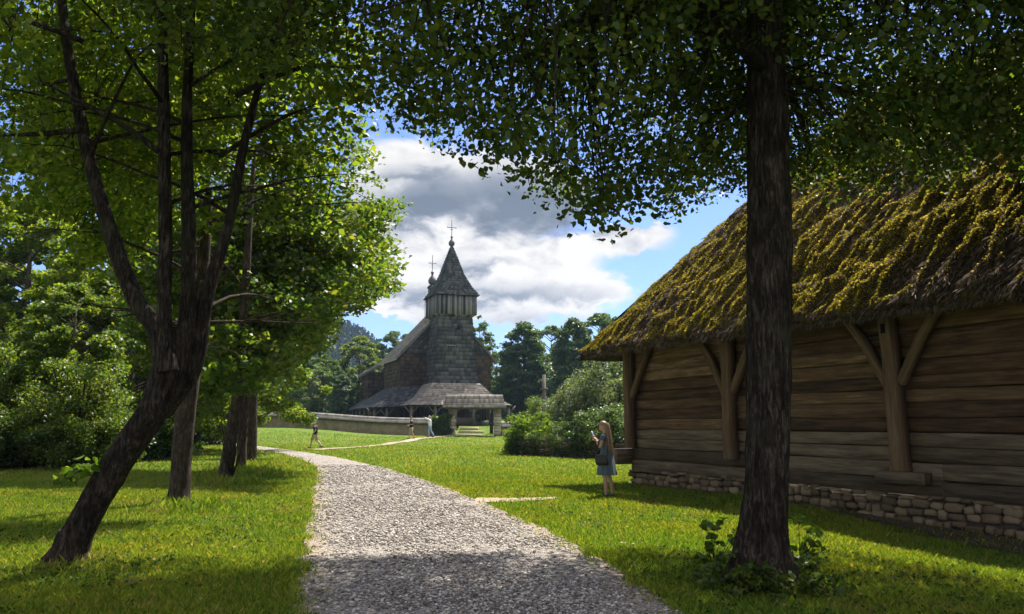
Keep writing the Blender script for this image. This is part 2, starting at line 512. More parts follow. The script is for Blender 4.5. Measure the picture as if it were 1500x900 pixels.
nt.links.new(d.outputs[0], mx.inputs[1]); nt.links.new(t.outputs[0], mx.inputs[2]); nt.links.new(mx.outputs[0], out.inputs[0])
M['grass_blade'] = m

# lawn sheet
m, nt, out = newmat('lawn')
v = coords(nt)
n1 = noise(nt, v, 1.3, 8, .7); n2 = noise(nt, v, 18, 6, .75); n3 = noise(nt, v, .35, 5, .65)
f = mth(nt, 'ADD', mth(nt, 'MULTIPLY', n1, .4), mth(nt, 'MULTIPLY', n2, .6))
c = ramp(nt, f, [(.32, (.036, .072, .010)), (.5, (.095, .168, .019)), (.68, (.18, .235, .036))])
fd = ramp(nt, n3, [(.42, (0, 0, 0)), (.68, (1, 1, 1))])
c = mixc(nt, fd, c, (1.35, 1.05, .9), 'MULTIPLY')
f2 = ramp(nt, noise(nt, v, .9, 5, .6), [(.60, (0, 0, 0)), (.72, (1, 1, 1))])
c = mixc(nt, mth(nt, 'MULTIPLY', f2, .5), c, (.25, .19, .085))
hh = mth(nt, 'ADD', n2, noise(nt, v, 70, 3, .7))
principled(nt, out, c, .9, .1, hh, 1.0, .06)
M['lawn'] = m

# gravel: u across 0..1, v along in metres
m, nt, out = newmat('gravel_road')
v = coords(nt)
vo = nd(nt, 'ShaderNodeTexVoronoi'); vo.inputs['Scale'].default_value = 36; nt.links.new(v, vo.inputs['Vector'])
vo2 = nd(nt, 'ShaderNodeTexVoronoi'); vo2.inputs['Scale'].default_value = 55; nt.links.new(v, vo2.inputs['Vector'])
sep = nt.nodes.new('ShaderNodeSeparateColor'); nt.links.new(vo.outputs['Color'], sep.inputs[0])
sep2 = nt.nodes.new('ShaderNodeSeparateColor'); nt.links.new(vo2.outputs['Color'], sep2.inputs[0])
f = mth(nt, 'ADD', mth(nt, 'MULTIPLY', sep.outputs[0], .55), mth(nt, 'MULTIPLY', sep2.outputs[0], .45))
c = ramp(nt, f, [(.15, (.070, .058, .048)), (.4, (.20, .172, .148)), (.7, (.37, .33, .29)), (.95, (.56, .52, .47))])
big = noise(nt, v, .8, 5, .6)
c = mixc(nt, ramp(nt, big, [(.45, (0, 0, 0)), (.65, (.5, .5, .5))]), c, (.37, .335, .295))
tc = nt.nodes.new('ShaderNodeTexCoord'); sx = nt.nodes.new('ShaderNodeSeparateXYZ'); nt.links.new(tc.outputs['UV'], sx.inputs[0])
edge = mth(nt, 'ABSOLUTE', mth(nt, 'SUBTRACT', sx.outputs[0], .5))
edge = mth(nt, 'ADD', edge, mth(nt, 'MULTIPLY', mth(nt, 'SUBTRACT', noise(nt, v, 1.7, 5, .6), .5), .22))
ef = ramp(nt, edge, [(.36, (0, 0, 0)), (.5, (1, 1, 1))])
sand = ramp(nt, noise(nt, v, 20, 5, .7), [(.3, (.22, .165, .115)), (.7, (.40, .32, .24))])
c = mixc(nt, ef, c, sand)
hh = mth(nt, 'ADD', mth(nt, 'SUBTRACT', 1.0, vo.outputs['Distance']), mth(nt, 'MULTIPLY', vo2.outputs['Distance'], -.5))
principled(nt, out, c, .9, .25, hh, 1.0, .03)
M['gravel_road'] = m
m, nt, out = newmat('bare_earth')
v = coords(nt); n = noise(nt, v, 14, 8, .75)
principled(nt, out, ramp(nt, n, [(.3, (.16, .115, .075)), (.5, (.30, .235, .165)), (.7, (.45, .37, .27))]), .95, .1, n, .6, .03)
M['bare_earth'] = m
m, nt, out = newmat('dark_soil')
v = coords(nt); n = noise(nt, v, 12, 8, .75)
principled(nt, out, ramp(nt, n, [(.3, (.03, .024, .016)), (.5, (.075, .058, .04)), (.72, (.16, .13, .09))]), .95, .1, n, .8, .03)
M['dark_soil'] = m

# ------------------------------------------------------------------ camera, sun, sky
cam = bpy.data.cameras.new('camera'); co = bpy.data.objects.new('camera', cam); COL.objects.link(co)
co.location = (0, 0, CAM_H); co.rotation_euler = (R(90) + PITCH, 0, 0)
cam.sensor_width = 36; cam.lens = 36 * F / 1500; cam.clip_end = 5000; cam.clip_start = .05
sc.camera = co
sun = bpy.data.lights.new('sun', 'SUN'); so = bpy.data.objects.new('sun', sun); COL.objects.link(so)
sun.energy = 5.0; sun.angle = R(.5); sun.color = (1, .94, .84)
so.rotation_euler = Vector(SUN_DIR).to_track_quat('Z', 'Y').to_euler()
so.location = (20, 40, 60)

w = bpy.data.worlds.new('World'); sc.world = w; w.use_nodes = True
nt = w.node_tree; nt.nodes.clear()
out = nt.nodes.new('ShaderNodeOutputWorld'); bg = nt.nodes.new('ShaderNodeBackground')
sky = nt.nodes.new('ShaderNodeTexSky'); sky.sky_type = 'NISHITA'; sky.sun_disc = False
sky.sun_elevation = SUN_EL; sky.sun_rotation = SUN_AZ
sky.air_density = 1.0; sky.dust_density = .6; sky.ozone_density = 2.0
tc = nt.nodes.new('ShaderNodeTexCoord'); sx = nt.nodes.new('ShaderNodeSeparateXYZ')
nt.links.new(tc.outputs['Generated'], sx.inputs[0])
az = mth(nt, 'ARCTAN2', sx.outputs[0], sx.outputs[1]); el = mth(nt, 'ARCSINE', sx.outputs[2])
cmb = nt.nodes.new('ShaderNodeCombineXYZ'); nt.links.new(az, cmb.inputs[0]); nt.links.new(mth(nt, 'MULTIPLY', el, 1.7), cmb.inputs[1])
n_big = noise(nt, cmb.outputs[0], 6.0, 10, .56, .35)
n_fine = noise(nt, cmb.outputs[0], 17.0, 9, .58, .3)
# wobble the coordinates so that cloud edges billow
wob = mth(nt, 'MULTIPLY', mth(nt, 'SUBTRACT', n_fine, .5), .10)
azw = mth(nt, 'ADD', az, wob); elw = mth(nt, 'ADD', el, mth(nt, 'MULTIPLY', wob, .7))
def blob(px, py, sx_, sy_, amp):
    a = mth(nt, 'DIVIDE', mth(nt, 'SUBTRACT', azw, math.atan((px - 750) / F)), sx_ / F)
    e = mth(nt, 'DIVIDE', mth(nt, 'SUBTRACT', elw, math.atan((619 - py) / F)), sy_ / F)
    q = mth(nt, 'ADD', mth(nt, 'MULTIPLY', a, a), mth(nt, 'MULTIPLY', e, e))
    return mth(nt, 'MULTIPLY', mth(nt, 'POWER', 2.718, mth(nt, 'MULTIPLY', q, -1.0)), amp)
def total(bl):
    s = blob(*bl[0])
    for b_ in bl[1:]: s = mth(nt, 'ADD', s, blob(*b_))
    return s
cov = total([(590, 240, 90, 45, .75), (740, 280, 170, 70, .95), (760, 395, 150, 38, .95), (640, 375, 75, 45, .7), (930, 343, 50, 16, .9),
             (690, 452, 260, 26, .75), (560, 400, 70, 70, .75), (850, 370, 110, 14, .5), (890, 425, 60, 18, .6), (930, 378, 90, 14, -.35), (610, 340, 40, 22, -.3),
             (960, 300, 90, 30, -.3), (830, 90, 260, 110, -.25), (540, 478, 60, 14, -.5)])
cov = mth(nt, 'ADD', cov, mth(nt, 'MULTIPLY', mth(nt, 'SUBTRACT', n_big, .47), 1.5))
cov = mth(nt, 'ADD', cov, mth(nt, 'MULTIPLY', mth(nt, 'SUBTRACT', n_fine, .5), .6))
mr = nt.nodes.new('ShaderNodeMapRange'); mr.interpolation_type = 'SMOOTHSTEP'
nt.links.new(cov, mr.inputs[0]); mr.inputs[1].default_value = .26; mr.inputs[2].default_value = .62
drk = total([(740, 290, 170, 42, 1.0), (610, 300, 60, 24, .55), (850, 325, 90, 22, .5), (720, 432, 200, 14, .55), (600, 440, 70, 18, .35), (690, 392, 80, 9, .5), (610, 250, 50, 10, .4), (800, 470, 160, 10, .3)])
drk = mth(nt, 'ADD', drk, mth(nt, 'MULTIPLY', mth(nt, 'SUBTRACT', n_big, .5), 1.2))
drk = mth(nt, 'ADD', drk, mth(nt, 'MULTIPLY', mth(nt, 'SUBTRACT', n_fine, .5), 1.3), clamp=True)
cc = ramp(nt, drk, [(0, (3.35, 3.25, 3.15)), (.25, (2.5, 2.5, 2.55)), (.6, (1.15, 1.27, 1.5)), (1, (.65, .78, 1.0))])
skyc = mixc(nt, 1.0, sky.outputs[0], (.38, .45, .66), 'MULTIPLY')
fin = mixc(nt, mr.outputs[0], skyc, cc)
# bright cloud added overhead and behind the viewer, unseen, to lift the shade
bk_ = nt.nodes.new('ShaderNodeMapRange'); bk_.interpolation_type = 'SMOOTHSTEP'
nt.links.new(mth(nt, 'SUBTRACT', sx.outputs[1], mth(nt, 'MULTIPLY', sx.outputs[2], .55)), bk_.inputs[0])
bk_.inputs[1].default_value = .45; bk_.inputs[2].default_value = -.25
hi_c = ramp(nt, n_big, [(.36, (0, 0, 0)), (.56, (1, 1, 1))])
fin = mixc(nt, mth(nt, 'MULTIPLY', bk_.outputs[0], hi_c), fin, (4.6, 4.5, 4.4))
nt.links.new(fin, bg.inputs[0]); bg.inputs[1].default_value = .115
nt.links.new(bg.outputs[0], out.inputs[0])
w.cycles.sampling_method = 'MANUAL'; w.cycles.sample_map_resolution = 512

sc.view_settings.view_transform = 'Standard'; sc.view_settings.look = 'None'
sc.view_settings.exposure = 1.38; sc.view_settings.gamma = 1.0; sc.view_settings.use_curve_mapping = False
sc.render.engine = 'CYCLES'
cy = sc.cycles
cy.use_denoising = True
try: cy.denoiser = 'OPENIMAGEDENOISE'
except Exception: pass
cy.max_bounces = 6; cy.diffuse_bounces = 3; cy.glossy_bounces = 2; cy.transmission_bounces = 4; cy.transparent_max_bounces = 4
cy.use_adaptive_sampling = True; cy.adaptive_threshold = .02
cy.sample_clamp_indirect = 6; cy.caustics_reflective = False; cy.caustics_refractive = False
# ------------------------------------------------------------------ ground, road, paths
def sheet(name, X, Y, Z, mat, label=None, smooth=True, uv=None):
    mb = MB(); P = np.stack([X, Y, Z], -1)
    mb.grid(P, uv)
    o = mb.build(name, mat, None, smooth)
    return o

ys = np.unique(np.concatenate([np.arange(-30, 0, 2), np.arange(0, 30, .35), np.arange(30, 90, .8), np.arange(90, 200, 6), np.arange(200, 681, 40)]))
xs = np.unique(np.concatenate([np.arange(-500, -100, 50), np.arange(-100, -36, 6), np.arange(-36, -14, .9), np.arange(-14, 14, .4), np.arange(14, 40, 1.2), np.arange(40, 100, 6), np.arange(100, 501, 50)]))
X, Y = np.meshgrid(xs, ys)
g = sheet('ground', X, Y, gz(X, Y), M['lawn']); tag(g, kind='structure')

py_ = np.unique(np.concatenate([np.arange(-14, 30, .25), np.arange(30, 108, .6)]))
us = np.linspace(0, 1, 41)
L, Rr = path_edges(py_)
wob_l = .22 * (fbm(py_ * .9, py_ * 0 + 3, 3, 31) - .5) * 2 * .35
wob_r = .30 * (fbm(py_ * .5, py_ * 0 + 8, 3, 41) - .5) * 2 * .3
L = L + wob_l; Rr = Rr + wob_r
PX = L[:, None] + (Rr - L)[:, None] * us
PY = np.repeat(py_[:, None], 41, 1)
crown = .05 * (1 - (2 * us - 1) ** 2)[None, :] + .02 * (fbm(PX * 1.2, PY * .8, 3, 2) - .5)
PZ = gz(PX, PY) + .012 + crown + np.where(PY > 50, .03, 0)
UV = np.stack([np.repeat(us[None], len(py_), 0), PY], -1)
road = sheet('gravel_road', PX, PY, PZ, M['gravel_road'], uv=UV); tag(road, kind='structure')
ROAD = (py_, L, Rr)
def in_road(x, y, pad=0.0):
    return (x > np.interp(y, py_, L) - pad) & (x < np.interp(y, py_, Rr) + pad)

def strip(name, pts, wid, mat, z=.03, wob=.5, seed=1):
    pts = np.array(pts, float); m = 60
    t = np.linspace(0, len(pts) - 1, m)
    x = np.interp(t, range(len(pts)), pts[:, 0]); y = np.interp(t, range(len(pts)), pts[:, 1])
    wd = np.interp(t, range(len(pts)), wid)
    T = np.stack([np.gradient(x), np.gradient(y)], 1); T /= np.linalg.norm(T, axis=1)[:, None]
    N = np.stack([-T[:, 1], T[:, 0]], 1)
    a = wd * (.5 + wob * (fbm(t * 1.7, t * 0 + 1, 3, seed) - .5)); b = wd * (.5 + wob * (fbm(t * 1.7, t * 0 + 6, 3, seed + 1) - .5))
    k = np.linspace(0, 1, 7)
    Xs = (x - N[:, 0] * b)[:, None] * (1 - k) + (x + N[:, 0] * a)[:, None] * k
    Ys = (y - N[:, 1] * b)[:, None] * (1 - k) + (y + N[:, 1] * a)[:, None] * k
    return tag(sheet(name, Xs, Ys, gz(Xs, Ys) + z + .02 * np.sin(k * math.pi), mat), kind='structure')
strip('footpath', [onground(455, 660)[:2], onground(520, 656)[:2], (-9.2, 57.5), (-7.5, 65), (-5.2, 69.0), (-3.2, 70.3)], [.9, .8, .9, 1.0, 1.5, 2.2], M['bare_earth'], .04, .6, 3)
strip('worn_earth_patch', [(-.75, 16.9), (-.1, 16.9), (.4, 17.2), (1.0, 17.6)], [1.0, .7, .45, .1], M['bare_earth'], .018, .8, 9)

# distant hill
hx = np.linspace(-420, 160, 90); hy = np.linspace(330, 660, 50)
HX, HY = np.meshgrid(hx, hy)
prof = 10 + 33 * np.exp(-((HX + 102) / 36) ** 2) + 30 * np.exp(-((HX + 230) / 90) ** 2)
HZ = gz(HX, HY) * 0 + 5 + prof * sstep(330, 470, HY) * 1.0 + 7 * (fbm(HX * .02, HY * .02, 4, 8) - .5)
hill = sheet('hill', HX, HY, HZ, M['far_leaf']); tag(hill, kind='structure')
def hill_z(x, y):
    pr = 10 + 33 * np.exp(-((x + 102) / 36) ** 2) + 30 * np.exp(-((x + 230) / 90) ** 2)
    return 5 + pr * sstep(330, 470, y) + 7 * (fbm(x * .02, y * .02, 4, 8) - .5)
# the wood that covers it: ragged cones of leaf faces, one mass
n = 2600
tx = rng.uniform(-190, -20, n); ty = rng.uniform(385, 500, n); tz = hill_z(tx, ty)
Q = []
for i in range(n):
    h = rng.uniform(5, 11); k = 34
    t = rng.random(k) ** .8
    a = rng.random(k) * 6.283; r = (1 - t) * h * .26 + .15
    Q.append(np.stack([tx[i] + np.cos(a) * r, ty[i] + np.sin(a) * r, tz[i] + t * h], 1))
tag(leaf_obj('hillside_forest', np.concatenate(Q), 1.5, M['far_leaf'], up=.2), 'dark blue green conifer forest covering the far hill', 'forest', kind='stuff')

# ------------------------------------------------------------------ grass blades and loose stones
def blades(name, X, Y, h, wd, mat, lean=.5, zoff=0):
    n = len(X); Z = gz(X, Y) + zoff
    a = rng.random(n) * 6.283; s = np.stack([np.cos(a), np.sin(a), np.zeros(n)], 1)
    b = rng.random(n) * 6.283; l = (rng.random(n) ** 1.3 * lean * 1.6)[:, None]
    ln = np.stack([np.cos(b), np.sin(b), np.zeros(n)], 1) * l
    P = np.stack([X, Y, Z], 1); hh = h[:, None]; ww = wd[:, None]
    V = np.stack([P - s * ww, P + s * ww, P + ln * hh * .35 + s * ww * .75 + np.array([0, 0, 1]) * hh * .62,
                  P + ln * hh + np.array([0, 0, 1]) * hh], 1).reshape(-1, 3)
    F_ = np.arange(n)[:, None] * 4 + np.array([[0, 1, 2, 3]])
    return link_mesh(name, V, F_.ravel(), np.arange(n) * 4, np.full(n, 4), mat)

def sample_field(n, y0, y1, k=.72):
    u = rng.random(n)
    y = (math.sqrt(y0) + (math.sqrt(y1) - math.sqrt(y0)) * u) ** 2
    x = (rng.random(n) * 2 - 1) * (k * y + 1.0)
    return x, y

BA = np.array([.44, -.898]); BN = np.array([-.898, -.44]); BC = np.array([3.26, 21.95])
def barn_st(x, y):
    dx, dy = x - BC[0], y - BC[1]
    return dx * BA[0] + dy * BA[1], dx * BN[0] + dy * BN[1]
def lawn_ok(x, y):
    edge = .55 * (fbm(x * 2.6, y * 2.6, 4, 77) - .5)
    pe_l, pe_r = np.interp(y, ROAD[0], ROAD[1]), np.interp(y, ROAD[0], ROAD[2]); din = np.minimum(x - pe_l, pe_r - x)
    ok = ~in_road(x + edge, y, -.04) | ((din > 0) & (rng.random(len(x)) < .5 * np.exp(-din / .13) * (fbm(x * 4, y * 4, 2, 13) > .48)))
    s, o = barn_st(x, y)
    bare = .55 + .9 * sstep(6, 11, s) + .9 * (fbm(x * 1.3, y * 1.3, 3, 55) - .5)
    ok &= ~((s > -.6) & (o < .12))
    ok &= ~((s > 0) & (o < bare) & (rng.random(len(x)) < .93))
    q = (x > -1.2) & (x < 1.0) & (np.abs(y - 17.05 - .2 * x) < .34 - .18 * x) & (rng.random(len(x)) < .9)
    return ok & ~q

x, y = sample_field(820000, 4.6, 32)
patch = fbm(x * .8, y * .8, 4, 21)
keep = lawn_ok(x, y) & (rng.random(len(x)) < .50 + .9 * patch) & (rng.random(len(x)) < sstep(32, 20, y))
x, y, patch = x[keep], y[keep], patch[keep]
h = (.03 + .06 * patch ** 1.5 + .03 * rng.random(len(x)) ** 3) * (1 + .012 * y)
tag(blades('grass', x, y, h, (.0014 + .00024 * y) * (.7 + .6 * rng.random(len(x))), M['grass_blade'], .55), 'short green lawn grass on both sides of the gravel road', 'grass', kind='stuff')
x, y = sample_field(190000, 19, 68)
keep = lawn_ok(x, y) & (rng.random(len(x)) < sstep(19, 30, y)) & ~((np.abs(x) < 30) & (y > 70)); x, y = x[keep], y[keep]
h = .05 + .06 * rng.random(len(x)) * fbm(x * .5, y * .5, 3, 9) * 1.6
tag(blades('lawn_grass', x, y, h, .0030 + .00042 * y * (.7 + .6 * rng.random(len(x))), M['grass_blade'], .8), 'sunlit mown grass between the road bend and the churchyard wall', 'grass', kind='stuff')

# loose stones lying on the road
def stones(name, n, y0, y1):
    x, y = sample_field(n * 6, y0, y1, .4)
    k = in_road(x, y, -.02); x, y = x[k][:n], y[k][:n]
    l, r = np.interp(y, ROAD[0], ROAD[1]), np.interp(y, ROAD[0], ROAD[2])
    u = (x - l) / (r - l)
    kk = (rng.random(len(x)) < np.clip(1.5 - np.abs(u - .5) * 2.6, .12, 1)) & (rng.random(len(x)) < .35 + sstep(.66, .48, fbm(x * 1.1, y * .55, 4, 19))); x, y, u = x[kk], y[kk], u[kk]
    n = len(x); s = (.006 + .017 * rng.random(n) ** 2.5) * (1 + .035 * np.maximum(0, y - 6))
    oct_ = np.array([[1, 0, 0], [0, 1, 0], [-1, 0, 0], [0, -1, 0], [.1, .1, .75], [0, 0, -.6], [.7, .7, .25], [-.6, .65, .3]])[:6]
    fc = np.array([[0, 1, 4], [1, 2, 4], [2, 3, 4], [3, 0, 4], [1, 0, 5], [2, 1, 5], [3, 2, 5], [0, 3, 5]])
    V = oct_[None] * s[:, None, None] * (1 + .5 * (rng.random((n, 6, 3)) - .5))
    V *= np.array([1, 1, .75])
    a = rng.random(n) * 6.283; ca, sa = np.cos(a)[:, None], np.sin(a)[:, None]
    vx = V[..., 0] * ca * 1.35 - V[..., 1] * sa; vy = V[..., 0] * sa * 1.35 + V[..., 1] * ca
    z = gz(x, y) + .012 + .05 * (1 - (2 * u - 1) ** 2) + s * .25
    V = np.stack([vx + x[:, None], vy + y[:, None], V[..., 2] + z[:, None]], -1).reshape(-1, 3)
    loops = (np.arange(n)[:, None, None] * 6 + fc[None]).ravel()
    return link_mesh(name, V, loops, np.arange(n * 8) * 3, np.full(n * 8, 3), M['pebble'])
tag(stones('gravel', 80000, 4.8, 30), 'loose pale grey crushed stones on the gravel road', 'gravel', kind='stuff')

# ------------------------------------------------------------------ timber barn
A3 = np.array([.44, -.898, 0]); N3 = np.array([-.898, -.44, 0]); Z3 = np.array([0, 0, 1.0]); C3 = np.array([3.26, 21.95, 0])
def bp(s, o, z): return C3 + A3 * s + N3 * o + Z3 * z
BL, BD = 14.6, 8.4          # length, depth
barn = empty('barn', bp(0, 0, 0), 'old timber barn with mossy thatched roof on a rubble stone foot, right of the road', 'barn')

def log_mb(s0, s1, o, z0, z1, th=.22, seg=.8, jit=.02):
    """a hewn log: a box with slightly wandering edges along the wall"""
    mb = MB(); n = max(3, int((s1 - s0) / seg)); t = np.linspace(s0, s1, n)
    j1 = jit * rng.normal(size=n); j2 = jit * rng.normal(size=n); dj = o + jit * .8 * rng.normal() + jit * .4 * rng.normal(size=n)
    ru = random.random() * 30
    ring = []
    for i in range(n):
        a, b = z0 + j1[i] * .5, z1 + j2[i] * .5
        e = .013
        ring.append([bp(t[i], dj[i] - th, a), bp(t[i], dj[i] - e, a), bp(t[i], dj[i], a + e), bp(t[i], dj[i], (a + b) / 2), bp(t[i], dj[i], b - e), bp(t[i], dj[i] - e, b), bp(t[i], dj[i] - th, b)])
    P = np.array(ring); uv = np.zeros((n, 7, 2)); uv[:, :, 0] = t[:, None] + ru; uv[:, :, 1] = np.cumsum([0, .2, .03, (z1 - z0) / 2, (z1 - z0) / 2, .03, .2])[None] + ru * 1.3
    mb.grid(P, uv)
    mb.face(list(P[0][::-1]), [(ru, p * .1) for p in range(7)]); mb.face(list(P[-1]), [(ru, p * .1) for p in range(7)])
    return mb
def merge(a, b):
    off = a.n; a.v += b.v; a.f += [[i + off for i in f] for f in b.f]; a.u += b.u; a.n += b.n
up = MB(); low = MB()
zs = [1.43, 1.68, 1.95, 2.18, 2.42, 2.70, 2.95, 3.2, 3.55, 3.9]
breaks = [0, 4.05, 8.38, 12.6, BL]
for k in range(len(zs) - 1):
    for q in range(4):
        merge(up, log_mb(breaks[q] + .004, breaks[q + 1] - .004, .0, zs[k] + .003, zs[k + 1] - .003, jit=.014))
for z0, z1, o in ((.36, .62, .06), (.63, .92, .05), (.93, 1.17, .02), (1.18, 1.42, .02)):
    cuts = [0, 4.6, 9.1, BL] if z0 < .9 else breaks
    for q in range(len(cuts) - 1):
        merge(low, log_mb(cuts[q] + .004, cuts[q + 1] - .004, o, z0 + .001, z1 - .001, jit=.014, th=.26))
upo = up.build('plank_wall', M['brown_log'], barn); upo['label'] = 'dark brown hewn planks'
lowo = low.build('sill_log_wall', M['grey_log'], barn); lowo['label'] = 'weathered grey bottom logs'
bk = MB()      # inner lining and the other three walls
bk.box(bp(.02, -.3, .3), A3 * (BL - .04), N3 * .06, Z3 * 3.5)
bk.box(bp(.05, -BD, .3), A3 * .10, N3 * (BD - .05), Z3 * 3.55)
for zz in np.arange(.36, 3.85, .27):
    bk.box(bp(0, -BD, zz), N3 * (BD - .28), A3 * .22, Z3 * .262)
    bk.box(bp(BL - .22, -BD, zz), N3 * (BD - .28), A3 * .22, Z3 * .262)
    bk.box(bp(0.24, -BD, zz), A3 * (BL - .48), N3 * .22, Z3 * .262)
bk.build('rear_wall', M['brown_log'], barn)
# corner beam end
mb = MB(); mb.box(bp(-.36, -.3, .50), A3 * .40, N3 * .86, Z3 * .40); mb.build('beam_end', M['grey_log'], barn)
mb = MB(); mb.box(bp(7.95, .065, .55), A3 * .95, N3 * .25, Z3 * .20); mb.build('post_footing', M['grey_log'], barn)
# posts and braces
def post(s, z0, z1, w=.30, o=.07, th=.24, lean=0):
    mb = MB(); n = 7
    zz = np.linspace(z0, z1, n)
    for i in range(1):
        P = []
        for q in range(n):
            ww = w * (1 + .05 * rng.normal()); c = s + lean * (zz[q] - z0) / (z1 - z0) + .012 * rng.normal()
            e = .03
            P.append([bp(c - ww / 2, o, zz[q]), bp(c - ww / 2, o + th - e, zz[q]), bp(c - ww / 2 + e, o + th, zz[q]), bp(c + ww / 2 - e, o + th, zz[q]), bp(c + ww / 2, o + th - e, zz[q]), bp(c + ww / 2, o, zz[q])])
        P = np.array(P); uv = np.zeros((n, 6, 2)); uv[:, :, 0] = zz[:, None]; uv[:, :, 1] = np.cumsum([0, th, .04, w, .04, th])[None] + s
        mb.grid(P, uv, closed=True)
        mb.face(list(P[-1])); mb.face(list(P[0][::-1]))
    return mb.build('post', M['post_wood'], barn)
def brace(s0, z0, s1, z1, o=.10, w=.155, th=.15):
    a, b = bp(s0, o, z0), bp(s1, o, z1); d = b - a; L_ = np.linalg.norm(d); d /= L_
    q = np.cross(N3, d); q /= np.linalg.norm(q)
    mid = (a + b) / 2 + q * .05 * (1 if s1 > s0 else -1)
    mb = MB(); P = []
    for t_, c in ((0, a), (.5, mid), (1, b)):
        P.append([c - q * w / 2, c - q * w / 2 + N3 * (th - .02), c - q * (w / 2 - .02) + N3 * th, c + q * (w / 2 - .02) + N3 * th, c + q * w / 2 + N3 * (th - .02), c + q * w / 2])
    P = np.array(P); uv = np.zeros((3, 6, 2)); uv[:, :, 0] = (np.array([0, .5, 1]) * L_)[:, None]; uv[:, :, 1] = (np.array([0, .15, .2, .4, .45, .6]))[None] + s0
    mb.grid(P, uv, closed=True); mb.face(list(P[-1])); mb.face(list(P[0][::-1]))
    return mb.build('brace', M['post_wood'], barn)
for s, z0 in ((.12, .925), (4.05, .80), (8.38, .76), (12.6, .8)):
    post(s, z0, 3.85, .23 if s < 1 else .27, lean=-.04 if s > 8 else 0)
    if s > 1: brace(s - .14, 2.28, s - 1.08, 3.72)
    brace(s + .14, 2.28, s + 1.10, 3.72)
mb = MB(); mb.box(bp(8.27, .312, 3.18), A3 * .10, N3 * .004, Z3 * .17); mb.build('mortise', M['void'], barn)
# foundation
mb = MB(); mb.box(bp(0, -.35, -.4), A3 * BL, N3 * .39, Z3 * .755); mb.box(bp(0.002, -BD, -.4), N3 * (BD - .36), A3 * .3, Z3 * .75)
fo = mb.build('foundation', M['mortar'], barn)
bm = bmesh.new(); bmesh.ops.create_icosphere(bm, subdivisions=2, radius=1); icoV = np.array([v_.co[:] for v_ in bm.verts]); icoF = [[v_.index for v_ in f.verts] for f in bm.faces]; bm.free()
sm = MB(); zrow = -.42
while zrow < .33:
    hrow = rng.uniform(.11, .19); s = -.12 + rng.uniform(0, .2)
    if zrow + hrow > .35: hrow = max(.06, .35 - zrow)
    while s < BL:
        wd = rng.uniform(.11, .34); hh = hrow * rng.uniform(.8, 1.3)
        p = np.sign(icoV) * np.abs(icoV) ** .5
        p = p * (1 + .42 * (rng.random(icoV.shape) - .5)) * np.array([wd * .49, .11, hh * .49])
        ctr = bp(s + wd / 2, .05 + .035 * rng.random() + (.05 if zrow < -.1 else 0), zrow + hrow / 2 + .02 * rng.normal())
        sm.poly(ctr + p[:, :1] * A3 + p[:, 1:2] * N3 + p[:, 2:] * Z3, icoF); s += wd + .012
    zrow += hrow + .008
sm.build('rubble_stone', M['field_stone'], fo)

# thatched hip roof
EZ, OV, TS = 3.52, 1.0, 1.19      # eave height, overhang, slope
HW = BD / 2 + OV; RISE = HW * TS; SL = math.hypot(HW, RISE)
def roof_pt(face, a, q):
    """q 0 at eave..1 at ridge; a 0..1 along the eave of that face"""
    ins = q * HW; z = EZ + q * RISE
    s0, s1 = -OV + ins, BL + OV - ins
    o0, o1 = OV - ins, -BD - OV + ins
    if face == 0: return bp_a(s0 + (s1 - s0) * a, o0 + 0 * a, z)
    if face == 1: return bp_a(s1 + 0 * a, o0 + (o1 - o0) * a, z)
    if face == 2: return bp_a(s1 + (s0 - s1) * a, o1 + 0 * a, z)
    return bp_a(s0 + 0 * a, o1 + (o0 - o1) * a, z)
def bp_a(s, o, z):
    s, o, z = np.broadcast_arrays(np.asarray(s, float), np.asarray(o, float), np.asarray(z, float))
    return C3 + A3 * s[..., None] + N3 * o[..., None] + Z3 * z[..., None]
nrm0 = N3 * RISE + Z3 * HW; nrm0 = nrm0 / np.linalg.norm(nrm0)
def relief(s, t):
    """thatch lumps: long tongues that run down the slope and a little sideways"""
    s2 = s - .12 * t
    n1 = fbm(s2 * 2.9, t * .80, 4, 61); n2 = fbm(s2 * 8.5, t * 2.4, 3, 66); n3 = fbm(s * 1.3, t * 3.2, 3, 69)
    r = np.abs(n1 - .5) * 2
    return .30 * (1 - r) ** 1.5 + .12 * (n2 - .5) + .18 * (n3 - .5) - .08
ru = 480; rq = 210
A_, Q_ = np.meshgrid(np.linspace(0, 1, ru), np.linspace(0, 1, rq))
S_ = -OV + Q_ * HW + (BL + 2 * OV - 2 * Q_ * HW) * A_
P = roof_pt(0, A_, Q_)
fade = np.minimum(1, np.minimum(A_, 1 - A_) * 14)[..., None]
P = P + nrm0 * relief(S_, Q_ * SL)[..., None] * (.35 + .65 * fade)
droop = .07 * (fbm(S_[0] * 2.2, S_[0] * 0, 4, 88) - .5) * 2
P[:6] += -Z3 * (droop[None, :, None] * np.linspace(1, .1, 6)[:, None, None])
und1 = P[0] - Z3 * .16 - N3 * .10; und2 = roof_pt(0, A_[0], np.full(ru, .16)) - Z3 * .28
P = np.concatenate([und2[None], und1[None], P[0][None] - Z3 * .12 + N3 * .03, P])
UVr = np.zeros((rq + 3, ru, 2)); UVr[3:, :, 0] = S_; UVr[3:, :, 1] = Q_ * SL; UVr[:3, :, 0] = S_[0]; UVr[:3, :, 1] = np.array([-.5, -.25, -.1])[:, None]
mb = MB(); mb.grid(P, UVr)
